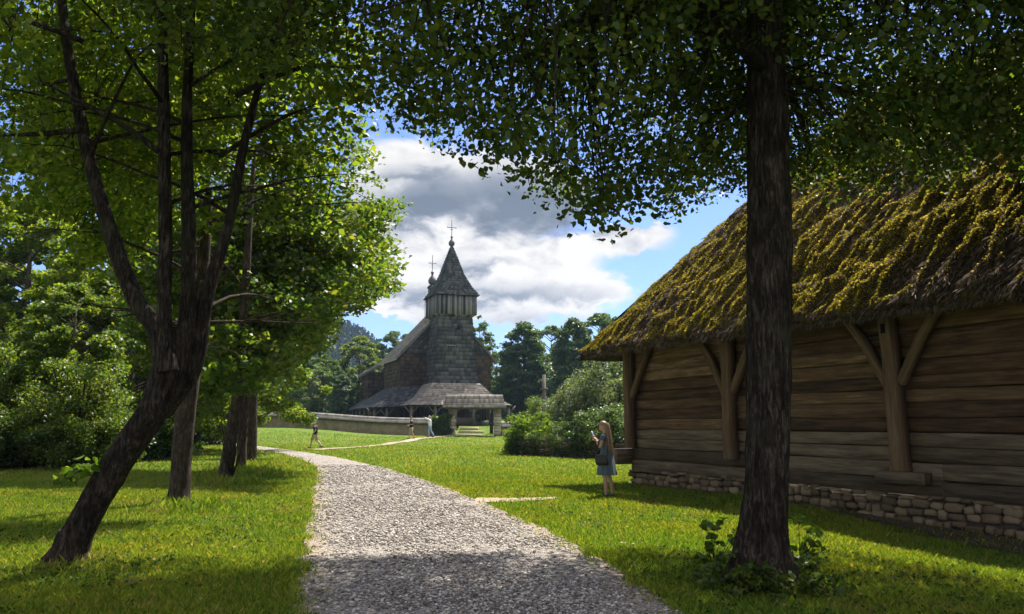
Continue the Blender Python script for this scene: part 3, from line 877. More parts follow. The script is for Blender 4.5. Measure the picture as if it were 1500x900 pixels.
for f in (1, 2, 3):
    a2, q2 = np.meshgrid(np.linspace(0, 1, 60), np.linspace(0, 1, 40))
    P2 = roof_pt(f, a2, q2)
    nf = np.cross(P2[0, 1] - P2[0, 0], P2[1, 0] - P2[0, 0]); nf /= np.linalg.norm(nf)
    if nf[2] < 0: nf = -nf
    P2 = P2 + nf * .10 * fbm(a2 * 25, q2 * 9, 4, 70 + f)[..., None]
    P2 = np.concatenate([(roof_pt(f, a2[0], np.full(60, .16)) - Z3 * .28)[None], (P2[0] - Z3 * .24)[None], P2])
    u2 = np.zeros((42, 60, 2)); u2[2:, :, 0] = a2 * 10; u2[2:, :, 1] = q2 * SL; u2[:2, :, 0] = a2[0] * 10
    mb.grid(P2, u2)
thatch = mb.build('thatch_roof', M['thatch'], barn, smooth=True)
# shaggy moss and straw lying on it
def tufts(name, n, mat, l0, l1, w0, pick, seed, lift=.3, sm=(-OV, BL + OV)):
    q = rng.random(n) ** 1.25; s = rng.uniform(sm[0], sm[1], n)
    ok = (s > -OV + q * HW + .02) & (s < BL + OV - q * HW - .02)
    q, s = q[ok], s[ok]; t = q * SL
    mk = fbm((s - .12 * t) * 2.9, t * .80, 4, 61 + seed); mk = .5 + .5 * (1 - 2.6 * np.abs(mk - .5)) * .5 + .35 * (fbm(s * .5, t * .45, 3, 15) - .5) - .016 * np.maximum(0, s - 4)
    k = pick(mk, rng.random(len(s))); q, s, t = q[k], s[k], t[k]
    n = len(s)
    fd = np.minimum(1, np.minimum(s + OV - q * HW, BL + OV - q * HW - s) / 1.1)[:, None]
    B_ = bp_a(s, OV - q * HW, EZ + q * RISE) + nrm0 * relief(s, t)[:, None] * (.35 + .65 * np.clip(fd, 0, 1))
    dn = (N3 * HW - Z3 * RISE) / SL
    d = unit(dn + A3 * (-.25 + .8 * rng.normal(size=(n, 1))) * .7 + nrm0 * (lift * rng.random((n, 1)) * 2) )
    Ln = rng.uniform(l0, l1, n)[:, None]; w_ = unit(np.cross(d, nrm0) + .4 * rng.normal(size=(n, 3))) * w0 * rng.uniform(.6, 1.5, n)[:, None]
    V = np.stack([B_ - w_, B_ + w_, B_ + d * Ln * .6 + w_ * .8 + nrm0 * .01, B_ + d * Ln - nrm0 * .02], 1).reshape(-1, 3)
    return link_mesh(name, V, np.arange(n * 4), np.arange(n) * 4, np.full(n, 4), mat, thatch)
tag(tufts('moss', 260000, M['moss'], .028, .065, .006, lambda m_, r_: (r_ < sstep(.525, .64, m_) * .97 + .02), 0, 1.2), kind='stuff')
tag(tufts('loose_straw', 90000, M['straw'], .07, .22, .0045, lambda m_, r_: (r_ < sstep(.66, .54, m_) * .9 + .05), 0, .22), kind='stuff')
# fringe along the eave
n = 9000
s = rng.uniform(-OV, BL + OV, n); dr = .12 * (fbm(s * 2.2, s * 0, 4, 88) - .5)
B_ = bp_a(s, OV + .02 - .12 * rng.random(n), EZ - dr + .05 - .14 * rng.random(n))
d = unit(N3 * .55 - Z3 + A3 * .5 * rng.normal(size=(n, 1)) + .2 * rng.normal(size=(n, 3))); Ln = rng.uniform(.05, .22, n)[:, None]
w_ = unit(np.cross(d, N3) + .3 * rng.normal(size=(n, 3))) * .007
V = np.stack([B_ - w_, B_ + w_, B_ + d * Ln * .6 + w_ * .8, B_ + d * Ln], 1).reshape(-1, 3)
link_mesh('eave_fringe', V, np.arange(n * 4), np.arange(n) * 4, np.full(n, 4), M['straw'], thatch)['kind'] = 'stuff'
# bare soil below the wall
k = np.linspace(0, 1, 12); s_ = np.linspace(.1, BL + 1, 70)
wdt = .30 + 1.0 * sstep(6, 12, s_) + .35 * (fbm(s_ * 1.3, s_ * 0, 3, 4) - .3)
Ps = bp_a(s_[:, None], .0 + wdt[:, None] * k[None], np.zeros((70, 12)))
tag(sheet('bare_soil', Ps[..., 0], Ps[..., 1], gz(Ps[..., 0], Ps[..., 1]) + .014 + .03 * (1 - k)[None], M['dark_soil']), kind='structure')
# ------------------------------------------------------------------ wooden church
CO = np.array([-6.33, 82.7]); CU = np.array([.94, .342]); CV = np.array([-.342, .94]); ZG = 1.3
def cw(u, v, z): return np.array([CO[0] + u * CU[0] + v * CV[0], CO[1] + u * CU[1] + v * CV[1], z])
church = empty('church', cw(0, 0, ZG), 'old wooden shingled church with pointed west tower behind the churchyard wall', 'church')

def shingled(mb, A, B, C, D, course=.34, wid=.26, out=.085, jit=.025, tri=False):
    """courses of separate shingles on the quad A-B (lower edge) to D-C (upper edge)"""
    A, B, C, D = [np.array(p, float) for p in (A, B, C, D)]
    nrm = np.cross(B - A, (D + C) / 2 - (A + B) / 2); nrm /= np.linalg.norm(nrm)
    H = np.linalg.norm((D + C) / 2 - (A + B) / 2); n = max(1, round(H / course))
    for i in range(n):
        t0, t1 = i / n, min(1, (i + 1.15) / n)
        l0, r0 = A + (D - A) * t0, B + (C - B) * t0
        l1, r1 = A + (D - A) * t1, B + (C - B) * t1
        W = np.linalg.norm(r0 - l0); k = max(1, round(W / wid))
        cu = np.linspace(0, 1, k + 1); cu[1:-1] += (rng.random(max(0, k - 1)) - .5) * .4 / k
        for j in range(k):
            a, b = cu[j], cu[j + 1] - .06 / k
            o = out + jit * rng.random(); dp = (rng.random() - .5) * jit * 1.6
            dn = (A - D) / max(H, 1e-6) * dp
            p0, p1 = l0 + (r0 - l0) * a + nrm * o + dn, l0 + (r0 - l0) * b + nrm * o + dn
            p2, p3 = l1 + (r1 - l1) * b + nrm * .012, l1 + (r1 - l1) * a + nrm * .012
            q0, q1 = p0 - nrm * (o - .004), p1 - nrm * (o - .004)
            b_ = mb.n
            mb.v.extend([tuple(p) for p in (p0, p1, p2, p3, q0, q1)]); mb.n += 6
            mb.f.append([b_, b_ + 1, b_ + 2, b_ + 3]); mb.u.extend([(0, 0)] * 4)
            mb.f.append([b_ + 4, b_ + 5, b_ + 1, b_]); mb.u.extend([(0, 0)] * 4)
    # sheathing under the shingles
    mb.face([A, B, C, D])
def planked(mb, A, B, C, D, wid=.24, out=.03):
    A, B, C, D = [np.array(p, float) for p in (A, B, C, D)]
    nrm = np.cross(B - A, D - A); nrm /= np.linalg.norm(nrm)
    k = max(1, round(np.linalg.norm(B - A) / wid)); mb.face([A, B, C, D])
    for j in range(k):
        a, b = (j + .03) / k, (j + .95) / k
        dn = (A - D) / np.linalg.norm(A - D) * (.06 * rng.random())
        p = [A + (B - A) * a + dn, A + (B - A) * b + dn, D + (C - D) * b, D + (C - D) * a]
        o = nrm * (out + .015 * rng.random())
        mb.hexa([p[0] + nrm * .003, p[1] + nrm * .003, p[1] + o, p[0] + o, p[3] + nrm * .003, p[2] + nrm * .003, p[2] + o, p[3] + o], 2)
def ring4(r, z, dv=0): return [cw(-r, -r + dv, z), cw(r, -r + dv, z), cw(r, r + dv, z), cw(-r, r + dv, z)]
def frustum(mb, r0, z0, r1, z1, fn=shingled, **kw):
    a, b = ring4(r0, z0), ring4(r1, z1)
    for i in range(4):
        j = (i + 1) % 4; fn(mb, a[i], a[j], b[j], b[i], **kw)

# tower
mb = MB(); frustum(mb, 2.45, 1.3, 2.40, 5.0, course=.36, wid=.3); frustum(mb, 2.40, 5.0, 2.12, 7.4, course=.40, wid=.34); frustum(mb, 2.12, 7.4, 1.74, 12.3, course=.42, wid=.34)
tower = mb.build('tower', M['grey_shingle'], church)
mb = MB(); a = cw(.28, -1.98, 10.9); mb.cbox(a + Z3 * 0, .30, .34, .42, math.atan2(CU[1], CU[0])); mb.build('louvre_window', M['void'], tower)
mb = MB(); a = cw(-.55, -2.06, 8.95)
for s_ in (-.42, .42): mb.cbox(a + np.array([CU[0] * s_, CU[1] * s_, -.3]), .10, .2, .62, math.atan2(CU[1], CU[0]))
mb.cbox(a + Z3 * .26, .94, .2, .09, math.atan2(CU[1], CU[0])); mb.build('shutter_frame', M['church_plank'], tower)
mb = MB(); frustum(mb, 1.76, 12.22, 2.12, 12.55, fn=planked); frustum(mb, 2.12, 12.45, 2.10, 14.55, fn=planked)
belfry = mb.build('belfry', M['church_plank'], church)
mb = MB(); mb.face(ring4(2.34, 14.36)[::-1])
frustum(mb, 2.36, 14.40, 1.72, 15.35, course=.30, wid=.22); frustum(mb, 1.72, 15.35, 1.04, 16.8, course=.32, wid=.22)
frustum(mb, 1.04, 16.8, .60, 18.25, course=.33, wid=.22); frustum(mb, .60, 18.25, .09, 19.85, course=.33, wid=.2)
spire = mb.build('spire', M['grey_shingle'], church)
def finial(base, s, zc, cross_h, cross_w, parent, bar=.66):
    mb = MB(); c = np.array(base, float)
    mb.lathe(c, [(.001, -.1), (.10 * s, 0), (.12 * s, .10 * s), (.30 * s, .28 * s), (.34 * s, .48 * s), (.27 * s, .68 * s), (.12 * s, .86 * s), (.07 * s, 1.0 * s), (.08 * s, 1.04 * s), (.13 * s, 1.12 * s), (.12 * s, 1.22 * s), (.05 * s, 1.3 * s), (.001, 1.32 * s)], 18)
    fin = mb.build('finial', M['tin'], parent, smooth=True)
    mb = MB(); t = c + Z3 * 1.28 * s; ang = math.atan2(CU[1], CU[0])
    mb.cbox(t, .055, .055, cross_h, ang); 
    mb.cbox(t + Z3 * (cross_h * bar - .03), cross_w, .05, .06, ang)
    mb.cbox(t + Z3 * (cross_h * bar - .22), cross_w * .3, .045, .045, ang)
    for sg in (-1, 1): mb.cbox(t + np.array([CU[0], CU[1], 0]) * sg * cross_w * .5 + Z3 * (cross_h * bar - .07), .05, .05, .14, ang)
    mb.build('cross', M['iron'], fin)
finial(cw(0, 0, 19.72), .98, 0, 1.75, .92, spire, .52)

# nave
NU, V0, V1, NE, NR = 4.85, 1.6, 10.2, 8.65, 13.75
mb = MB()
for (a, b) in (((-NU, V0), (NU, V0)), ((NU, V0), (NU, V1)), ((NU, V1), (-NU, V1)), ((-NU, V1), (-NU, V0))):
    shingled(mb, cw(*a, 4.6), cw(*b, 4.6), cw(*b, NE), cw(*a, NE), .42, .34)
nave = mb.build('nave_wall', M['brown_shingle'], church)
mb = MB()
for (a, b) in (((-NU, V0), (NU, V0)), ((NU, V0), (NU, V1)), ((-NU, V1), (-NU, V0))):
    planked(mb, cw(*a, 1.3), cw(*b, 1.3), cw(*b, 4.6), cw(*a, 4.6), .3)
mb.build('lower_wall', M['church_dark'], church)
mb = MB()
n = 11; zz = np.linspace(NE, NR, n + 1)
for i in range(n):          # west gable, course by course
    w0 = NU * (1 - i / n) + .12; w1 = NU * (1 - (i + 1) / n) + .12
    shingled(mb, cw(-w0, V0 - .12, zz[i]), cw(w0, V0 - .12, zz[i]), cw(w1, V0 - .10, zz[i + 1]), cw(-w1, V0 - .10, zz[i + 1]), .46, .34)
mb.build('gable', M['grey_shingle'], church)
mb = MB(); mb.face([cw(NU, V1, NE), cw(-NU, V1, NE), cw(0, V1, NR)]); mb.build('gable', M['brown_shingle'], church)
mb = MB(); OVH = .55; e = NU + OVH; ez = NE - OVH * (NR - NE) / NU
for sg in (-1, 1):
    q = [cw(sg * e, V0 - .45, ez), cw(sg * e, V1 + .4, ez), cw(0, V1 + .4, NR + .06), cw(0, V0 - .45, NR + .06)]
    if sg > 0: shingled(mb, q[0], q[1], q[2], q[3], .36, .28)
    else: shingled(mb, q[1], q[0], q[3], q[2], .36, .28)
    q2 = [p - Z3 * .16 for p in q]; mb.face(q2); mb.face([q[0], q[3], q2[3], q2[0]]); mb.face([q[0], q[1], q2[1], q2[0]])
nroof = mb.build('nave_roof', M['roof_shingle'], church)
# ridge turret
tb = cw(0, 8, 0)
mb = MB()
def oct_ring(r, z): return [tb + np.array([r * math.cos(k * math.pi / 4 + .4), r * math.sin(k * math.pi / 4 + .4), z]) for k in range(8)]
prof = [(.62, 12.9), (.62, 15.0), (.74, 15.1), (.44, 15.9), (.44, 16.6), (.58, 16.68), (.40, 16.95)]
for (r0, z0), (r1, z1) in zip(prof[:-1], prof[1:]):
    a, b = oct_ring(r0, z0), oct_ring(r1, z1)
    for k in range(8): planked(mb, a[k], a[(k + 1) % 8], b[(k + 1) % 8], b[k], .2, .02)
turret = mb.build('ridge_turret', M['church_plank'], nroof)
finial(tb + Z3 * 16.85, 1.38, 0, 1.9, .8, nroof, .5)
mb = MB(); mb.tube([cw(-.2, 10.4, 13.6), cw(-.2, 10.4, 16.6)], [.03, .02], 6); mb.build('lightning_rod', M['iron'], nroof)
# chancel and sacristy behind
mb = MB(); cu_ = 3.4
for (a, b) in (((cu_, V1), (cu_, 17)), ((cu_, 17), (-cu_, 17)), ((-cu_, 17), (-cu_, V1))):
    shingled(mb, cw(*a, 1.3), cw(*b, 1.3), cw(*b, 8.4), cw(*a, 8.4), .5, .4)
mb.build('chancel_wall', M['brown_shingle'], church)
mb = MB()
for sg in (-1, 1):
    q = [cw(sg * 3.9, V1, 7.9), cw(sg * 3.9, 17.4, 7.9), cw(0, 17.4, 12.3), cw(0, V1, 12.3)]
    if sg > 0: shingled(mb, *q, .42, .34)
    else: shingled(mb, q[1], q[0], q[3], q[2], .42, .34)
mb.build('chancel_roof', M['roof_shingle'], church)
mb = MB(); su = 6.5
for (a, b) in (((-su, V1 + .4), (-cu_, V1 + .4)), ((-su, 15), (-su, V1 + .4)), ((-cu_, 15), (-su, 15))):
    shingled(mb, cw(*a, 1.3), cw(*b, 1.3), cw(*b, 7.2), cw(*a, 7.2), .45, .36)
mb.build('sacristy_wall', M['brown_shingle'], church)
mb = MB(); q = [cw(-su - .5, 15.3, 6.95), cw(-su - .5, V1 - .05, 6.95), cw(-cu_, V1 - .05, 9.2), cw(-cu_, 15.3, 9.2)]
shingled(mb, *q, .36, .3); q2 = [p - Z3 * .14 for p in q]; mb.face(q2[::-1]); mb.face([q[1], q2[1], q2[2], q[2]])
mb.build('sacristy_roof', M['roof_shingle'], church)
# arcade roof round the nave and the porch roof round the tower
mb = MB(); T, E = 5.25, 3.02; OU = 8.35; OVv = -1.9
shingled(mb, cw(-OU, 13.4, E), cw(-OU, OVv, E), cw(-NU, V0, T), cw(-NU, 13.4, T), .34, .28)
shingled(mb, cw(-OU, OVv, E), cw(-4.4, OVv, E + .12), cw(-2.3, V0 - .0, T), cw(-NU, V0, T), .34, .28)
mb.face([cw(-OU, 13.4, E - .1), cw(-OU, OVv, E - .1), cw(-4.4, OVv, E + .02), cw(-NU, V0, T - .2), cw(-NU, 13.4, T - .2)])
mb.build('arcade_roof', M['grey_shingle'], church)
mb = MB(); PT, PE = 5.45, 3.22; pl, pr, pf = -5.5, 4.75, -5.5
fl = (-3.9, -3.6, 4.05); fr = (3.5, -3.6, 4.05)
def pq(a, b, c, d): shingled(mb, cw(*a), cw(*b), cw(*c), cw(*d), .33, .28, .06)
pq((pl, pf, PE), (pr, pf, PE), (3.55, -4.05, 4.0), (-3.95, -4.05, 4.0)); pq((-3.95, -4.05, 4.0), (3.55, -4.05, 4.0), (2.42, -2.45, PT), (-2.42, -2.45, PT))
pq((pl, V0, PE), (pl, pf, PE), (-3.95, -4.05, 4.0), (-3.95, V0, 4.0)); pq((-3.95, V0, 4.0), (-3.95, -4.05, 4.0), (-2.42, -2.45, PT), (-2.42, V0, PT))
pq((pr, pf, PE), (pr, V0, PE), (3.55, V0, 4.0), (3.55, -4.05, 4.0)); pq((3.55, -4.05, 4.0), (3.55, V0, 4.0), (2.42, V0, PT), (2.42, -2.45, PT))
mb.face([cw(pl, V0, PE - .1), cw(pl, pf, PE - .1), cw(pr, pf, PE - .1), cw(pr, V0, PE - .1)])
mb.build('porch_roof', M['roof_shingle'], church)
ang = math.atan2(CU[1], CU[0])
def cpost(u, v, z0, z1, br=True):
    mb = MB(); mb.cbox(cw(u, v, z0), .24, .24, z1 - z0, ang)
    if br:
        for sg in (-1, 1):
            a, b = cw(u + sg * .1, v, z1 - .75), cw(u + sg * .75, v, z1 - .05)
            mb.tube([a, b], [.07, .07], 5)
    mb.build('arcade_post', M['church_post'], church)
for u in (-5.2, -2.9, -.9, .9, 2.9, 4.45): cpost(u, -5.2, ZG, PE + .02)
for u in (-8.0, -6.8): cpost(u, -1.55, ZG, E)
for v in (1.0, 3.6, 6.2, 8.8, 11.4, 13.1): cpost(-8.0, v, ZG, E, False)
mb = MB(); mb.cbox(cw(-1.9, -5.2, ZG), 5.6, .12, .75, ang); mb.build('porch_rail', M['church_dark'], church)
mb = MB(); mb.cbox(cw(.2, -2.56, ZG), 1.7, .12, 2.35, ang); door = mb.build('door', M['church_dark'], church)
mb = MB(); mb.cbox(cw(.75, -2.64, ZG + 1.1), .06, .06, .2, ang); mb.build('handle', M['iron'], door)
for u0, u1 in ((-NU, -2.5), (2.5, 4.5)):
    mb = MB(); mb.cbox(cw((u0 + u1) / 2, 1.2, ZG), u1 - u0, .4, .5, ang); mb.build('bench', M['church_post'], church)

# ------------------------------------------------------------------ churchyard wall, gate, steps
def yard_wall(name, pts, label, hgt=1.12):
    pts = [np.array(p, float) for p in pts]
    root = empty(name, (*pts[0], float(gz(*pts[0]))), label, 'wall')
    ma = MB(); ca = MB(); n = 26
    t = np.linspace(0, len(pts) - 1, n)
    x = np.interp(t, range(len(pts)), [p[0] for p in pts]); y = np.interp(t, range(len(pts)), [p[1] for p in pts])
    z = gz(x, y); z = np.convolve(np.pad(z, 2, 'edge'), np.ones(5) / 5, 'valid')
    dx, dy = np.gradient(x), np.gradient(y); q_ = np.stack([dy, -dx, 0 * dx], 1); q_ /= np.linalg.norm(q_, axis=1)[:, None]
    if q_[0][1] > 0: q_ = -q_
    w_ = .28; P_ = np.stack([x, y, z], 1)
    ma.grid(np.stack([P_ + q_ * w_ - Z3 * 1.1, P_ + q_ * w_ + Z3 * .2, P_ + q_ * (w_ - .03) + Z3 * hgt, P_ - q_ * (w_ - .03) + Z3 * hgt, P_ - q_ * w_ - Z3 * 1.1], 1))
    for e_ in (0, -1): ma.face([P_[e_] + q_[e_] * w_ - Z3 * 1.1, P_[e_] + q_[e_] * w_ + Z3 * .2, P_[e_] + q_[e_] * (w_ - .03) + Z3 * hgt, P_[e_] - q_[e_] * (w_ - .03) + Z3 * hgt, P_[e_] - q_[e_] * w_ - Z3 * 1.1])
    for i in range(n - 1):
        a = np.array([x[i], y[i], 0]); b = np.array([x[i + 1], y[i + 1], 0]); d = (b - a) / np.linalg.norm(b - a); nn = np.array([d[1], -d[0], 0])
        if nn[1] > 0: nn = -nn
        za, zb = z[i], z[i + 1]; hi = hgt
        ov = .22
        for sg in (1, -1):
            p0, p1 = a + nn * sg * (w_ + ov) + Z3 * (za + hi - .08), b + nn * sg * (w_ + ov) + Z3 * (zb + hi - .08)
            p2, p3 = b + Z3 * (zb + hi + .36), a + Z3 * (za + hi + .36)
            if sg > 0: shingled(ca, p0, p1, p2, p3, .28, .24, .04, .025)
            else: shingled(ca, p1, p0, p3, p2, .28, .5, .04, .02)
        
    ma.build('masonry', M['wall_stone'], root); ca.build('shingle_cap', M['cap_shingle'], root)
    return root
yard_wall('churchyard_wall', [(-30, 79.5), (-22.6, 75.2), (-14, 72.6), (-5.55, 70.15)], 'long low plastered churchyard wall with shingled cap, left of the gate')
yard_wall('churchyard_wall', [(-.92, 70.0), (2.5, 70.4), (8, 72)], 'short stretch of churchyard wall with shingled cap, right of the gate', .82)
def pillar(px_, name_label):
    p = at(px_, 637, 70); z = float(gz(p[0], 70)) - .3
    r = empty('gate_pillar', (p[0], 70, z), name_label, 'pillar', 'gate pillars of the churchyard')
    mb = MB(); zz = 0
    while zz < 2.85:
        h_ = rng.uniform(.2, .34); j = .02 * rng.normal()
        mb.cbox((p[0] + j, 70, z + zz), .62 + .03 * rng.normal(), .62, h_ - .012, .03 * rng.normal()); zz += h_
    mb.build('stonework', M['pillar_stone'], r)
    return p[0]
gx0 = pillar(662, 'square stone gate pillar beside the ivy bush, left of the steps')
gx1 = pillar(728.5, 'square stone gate pillar joined to the short wall, right of the steps')
gr_ = empty('gate_roof', ((gx0 + gx1) / 2, 70, 2.9), 'small shingled roof spanning the two stone gate pillars', 'roof')
mb = MB(); z0 = 2.98; x0, x1 = gx0 - .75, gx1 + .7
shingled(mb, (x0, 68.95, z0 - .12), (x1, 68.95, z0 - .12), (x1 - .1, 69.3, z0 + .24), (x0 + .1, 69.3, z0 + .24), .3, .22, .05)
shingled(mb, (x0 + .1, 69.3, z0 + .24), (x1 - .1, 69.3, z0 + .24), (x1 - .25, 70, z0 + .98), (x0 + .25, 70, z0 + .98), .5, .2, .05)
shingled(mb, (x1, 71.05, z0 - .12), (x0, 71.05, z0 - .12), (x0 + .25, 70, z0 + .98), (x1 - .25, 70, z0 + .98), .36, .24, .05)
mb.face([(x0, 68.95, z0 - .14), (x0 + .25, 70, z0 + .96), (x0, 71.05, z0 - .14)]); mb.face([(x1, 68.95, z0 - .14), (x1 - .25, 70, z0 + .96), (x1, 71.05, z0 - .14)])
mb.build('shingle_cover', M['roof_shingle'], gr_)
mb = MB()
for yy in (69.2, 70.8): mb.cbox(((x0 + x1) / 2, yy, z0 - .26), x1 - x0 - .5, .18, .16)
mb.build('beam', M['church_post'], gr_)
# open iron gate leaf, edge on
gl = empty('iron_gate', (gx1 - .42, 70.2, float(gz(gx1, 70.2))), 'dark iron gate leaf standing open against the right pillar', 'gate')
zb = float(gz(gx1 - .4, 70.3)); mb = MB()
dirg = np.array([-.16, 1.0, 0]); dirg /= np.linalg.norm(dirg); o_ = np.array([gx1 - .40, 70.05, zb + .06])
mb.tube([o_, o_ + Z3 * 2.2], [.04, .04], 6); mb.tube([o_ + dirg * 1.7, o_ + dirg * 1.7 + Z3 * 2.0], [.04, .04], 6)
for h_ in (.1, 1.0, 1.9): mb.tube([o_ + Z3 * h_, o_ + dirg * 1.7 + Z3 * h_], [.03, .03], 5)
mb.build('frame', M['iron'], gl)
mb = MB()
for k in range(1, 10): mb.tube([o_ + dirg * 1.7 * k / 10 + Z3 * .1, o_ + dirg * 1.7 * k / 10 + Z3 * 2.05], [.018, .018], 5)
mb.build('bar', M['iron'], gl)
# steps
st_ = empty('stone_steps', (-3.9, 71, .5), 'pale worn stone steps leading up through the churchyard gate', 'steps')
zlow = float(gz(-3.5, 70.3))
for k, (xw0, xw1) in enumerate(((gx0 + .45, gx1 - 1.3), (gx0 + .5, gx1 - 1.25), (gx0 + .5, gx1 - 1.75))):
    mb = MB(); zt = zlow + .08 + .30 * k
    mb.box((xw0, 70.9 + k * .95, zt - .30), (xw1 - xw0, .05, 0), (0, .95, 0), (0, 0, .30))
    mb.build('step', M['step_stone'], st_)
mb = MB()
bx0, bx1 = gx0 + .33, gx1 - .33
P = np.array([[(xx, yy, zz_) for xx in np.linspace(bx0, bx1, 10)] for yy, zz_ in ((70.8, zlow - .1), (72.0, zlow + .25), (73.2, zlow + .55), (74.4, 1.25))])
mb.grid(P); tag(mb.build('grass_bank', M['lawn'], None, True), kind='structure')

# wattle fence round the shrubs
fb = [np.array(p) for p in ((-.35, 45.0), (-.05, 40.2), (1.4, 38.6), (2.6, 37.2), (3.6, 36.0), (5.2, 35.4), (7.5, 36.2))]
wf = empty('wattle_fence', (*fb[1], 0), 'low dark wattle fence of woven sticks in front of the garden shrubs', 'fence')
stk = MB(); wv = MB(); tt = np.linspace(0, len(fb) - 1, 75)
fx = np.interp(tt, range(len(fb)), [p[0] for p in fb]); fy = np.interp(tt, range(len(fb)), [p[1] for p in fb])
for i in range(75):
    h_ = rng.uniform(.78, 1.12); q = .03 * rng.normal(size=2)
    stk.tube([(fx[i], fy[i], -.1), (fx[i] + q[0], fy[i] + q[1], h_)], [.032, .024], 5)
stk.build('stake', M['wattle'], wf)
for r_ in range(15):
    z_ = .05 + r_ * .052
    sgn = np.where(np.arange(75) % 2 == r_ % 2, 1, -1) * .045
    pts = np.stack([fx + sgn * .4, fy + sgn, np.full(75, z_) + .012 * rng.normal(size=75)], 1)
    wv.tube(pts, np.full(75, .028) + .004 * rng.normal(size=75), 4)
wv.build('woven_stick', M['wattle'], wf)

# slender pole behind the garden, low post by the bushes on the left
pp = at(797, 590, 56); pr_ = empty('utility_pole', (pp[0], 56, 0), 'grey wooden pole standing among the shrubs right of the church', 'pole')
mb = MB(); ztop = at(797, 549, 56)[2]; mb.tube([(pp[0], 56, 0), (pp[0], 56, ztop)], [.16, .13], 8, .15, 3); mb.build('pole', M['church_post'], pr_)
mb = MB(); mb.cbox((pp[0], 56, at(797, 572, 56)[2]), .5, .5, .16); mb.build('bracket', M['church_post'], pr_)
pw = onground(237, 669); ps = empty('marker_post', (pw[0], pw[1], 0), 'small pale grey post at the edge of the bushes behind the leaning tree', 'post')
mb = MB(); mb.lathe((pw[0], pw[1], -.05), [(.001, 0), (.17, 0), (.16, .38), (.11, .44), (.001, .46)], 10); mb.build('shaft', M['concrete'], ps, True)
# ------------------------------------------------------------------ trees near the camera
def depth_of(P): return P[1] * CP + (P[2] - CAM_H) * SP
def px_path(pts, Y):
    """[(px,py,width_px)] followed at depth Y (number or list) -> points and radii"""
    Ys = np.broadcast_to(Y, (len(pts),))
    P = np.array([at(p[0], p[1], y_) for p, y_ in zip(pts, Ys)])
    r = np.array([p[2] * .5 / F * depth_of(q) for p, q in zip(pts, P)])
    return P, r
def smooth_path(P, r, n):
    t = np.linspace(0, len(P) - 1, n); i = np.clip(t.astype(int), 0, len(P) - 2); f = (t - i)[:, None]
    Pm = np.concatenate([P[:1] * 2 - P[1:2], P, P[-1:] * 2 - P[-2:-1]])
    a, b, c, d = Pm[i], Pm[i + 1], Pm[i + 2], Pm[i + 3]
    Q = .5 * (2 * b + (c - a) * f + (2 * a - 5 * b + 4 * c - d) * f ** 2 + (3 * b - a - 3 * c + d) * f ** 3)
    return Q, np.interp(t, range(len(r)), r)
def twigs(mb, C, anchors, r=.012, n=4, far=2.2):
    """thin boughs from the nearest bough point to each leaf clump"""
    for c in C:
        w_ = anchors - c; w_[:, 2] *= .75
        k = int(np.argmin(np.sum(w_ ** 2, 1))); a = anchors[k]
        L_ = np.linalg.norm(c - a)
        if L_ < .15 or L_ > far: continue
        m_ = (a + c) / 2 + rng.normal(size=3) * .08 * L_ + Z3 * .10 * L_
        mb.tube([a, m_, c, c + (c - m_) / L_ * .15 - Z3 * .05], [r * (.7 + .5 * L_), r * (.45 + .3 * L_), r * .5, r * .25], n, cap=False)

SH_Y = SUN_DIR[1] / SUN_DIR[2]; SH_X = SUN_DIR[0] / SUN_DIR[2]
def shadow_of(C): return C[:, 0] - SH_X * C[:, 2], C[:, 1] - SH_Y * C[:, 2]

# --- right tree
tp = [(a_, b_, c_ * .94) for a_, b_, c_ in [(1118, 856, 118), (1120, 838, 92), (1121, 805, 76), (1122, 760, 69), (1124, 690, 66), (1126, 600, 67), (1127, 500, 68), (1127, 420, 66), (1126, 360, 69), (1126, 320, 66), (1124, 250, 63), (1124, 150, 60), (1122, 50, 54), (1120, -80, 46), (1112, -300, 36), (1100, -600, 22), (1096, -900, 8)]]
P, r = px_path(tp, 8.25)
rt = empty('linden_tree', (P[0][0], P[0][1], float(gz(P[0][0], P[0][1]))), 'large dark linden with upright trunk standing in front of the thatched barn', 'tree')
Q, rr = smooth_path(P, r, 130); rtQ = Q
Q, rr = smooth_path(P, r, 300); mb = MB(); mb.tube(Q, rr, 90, .08, 4, 2.2, True, .014)
for a_ in np.linspace(0, 6.28, 8)[:-1]:      # root flare
    d = np.array([math.cos(a_ + .3), math.sin(a_ + .3), 0]); b0 = P[0] + Z3 * 0
    mb.tube(smooth_path(np.array([b0 + d * .06 + Z3 * .85, b0 + d * .15 + Z3 * .45, b0 + d * .23 + Z3 * .2, b0 + d * .34 + Z3 * .03, b0 + d * .5 - Z3 * .1]), np.ones(5), 30)[0], np.interp(np.linspace(0, 4, 30), range(5), [.09, .095, .09, .07, .03]), 24, .15, int(a_ * 9), 3, True, .01)
mb.build('trunk', M['dark_bark'], rt, True)
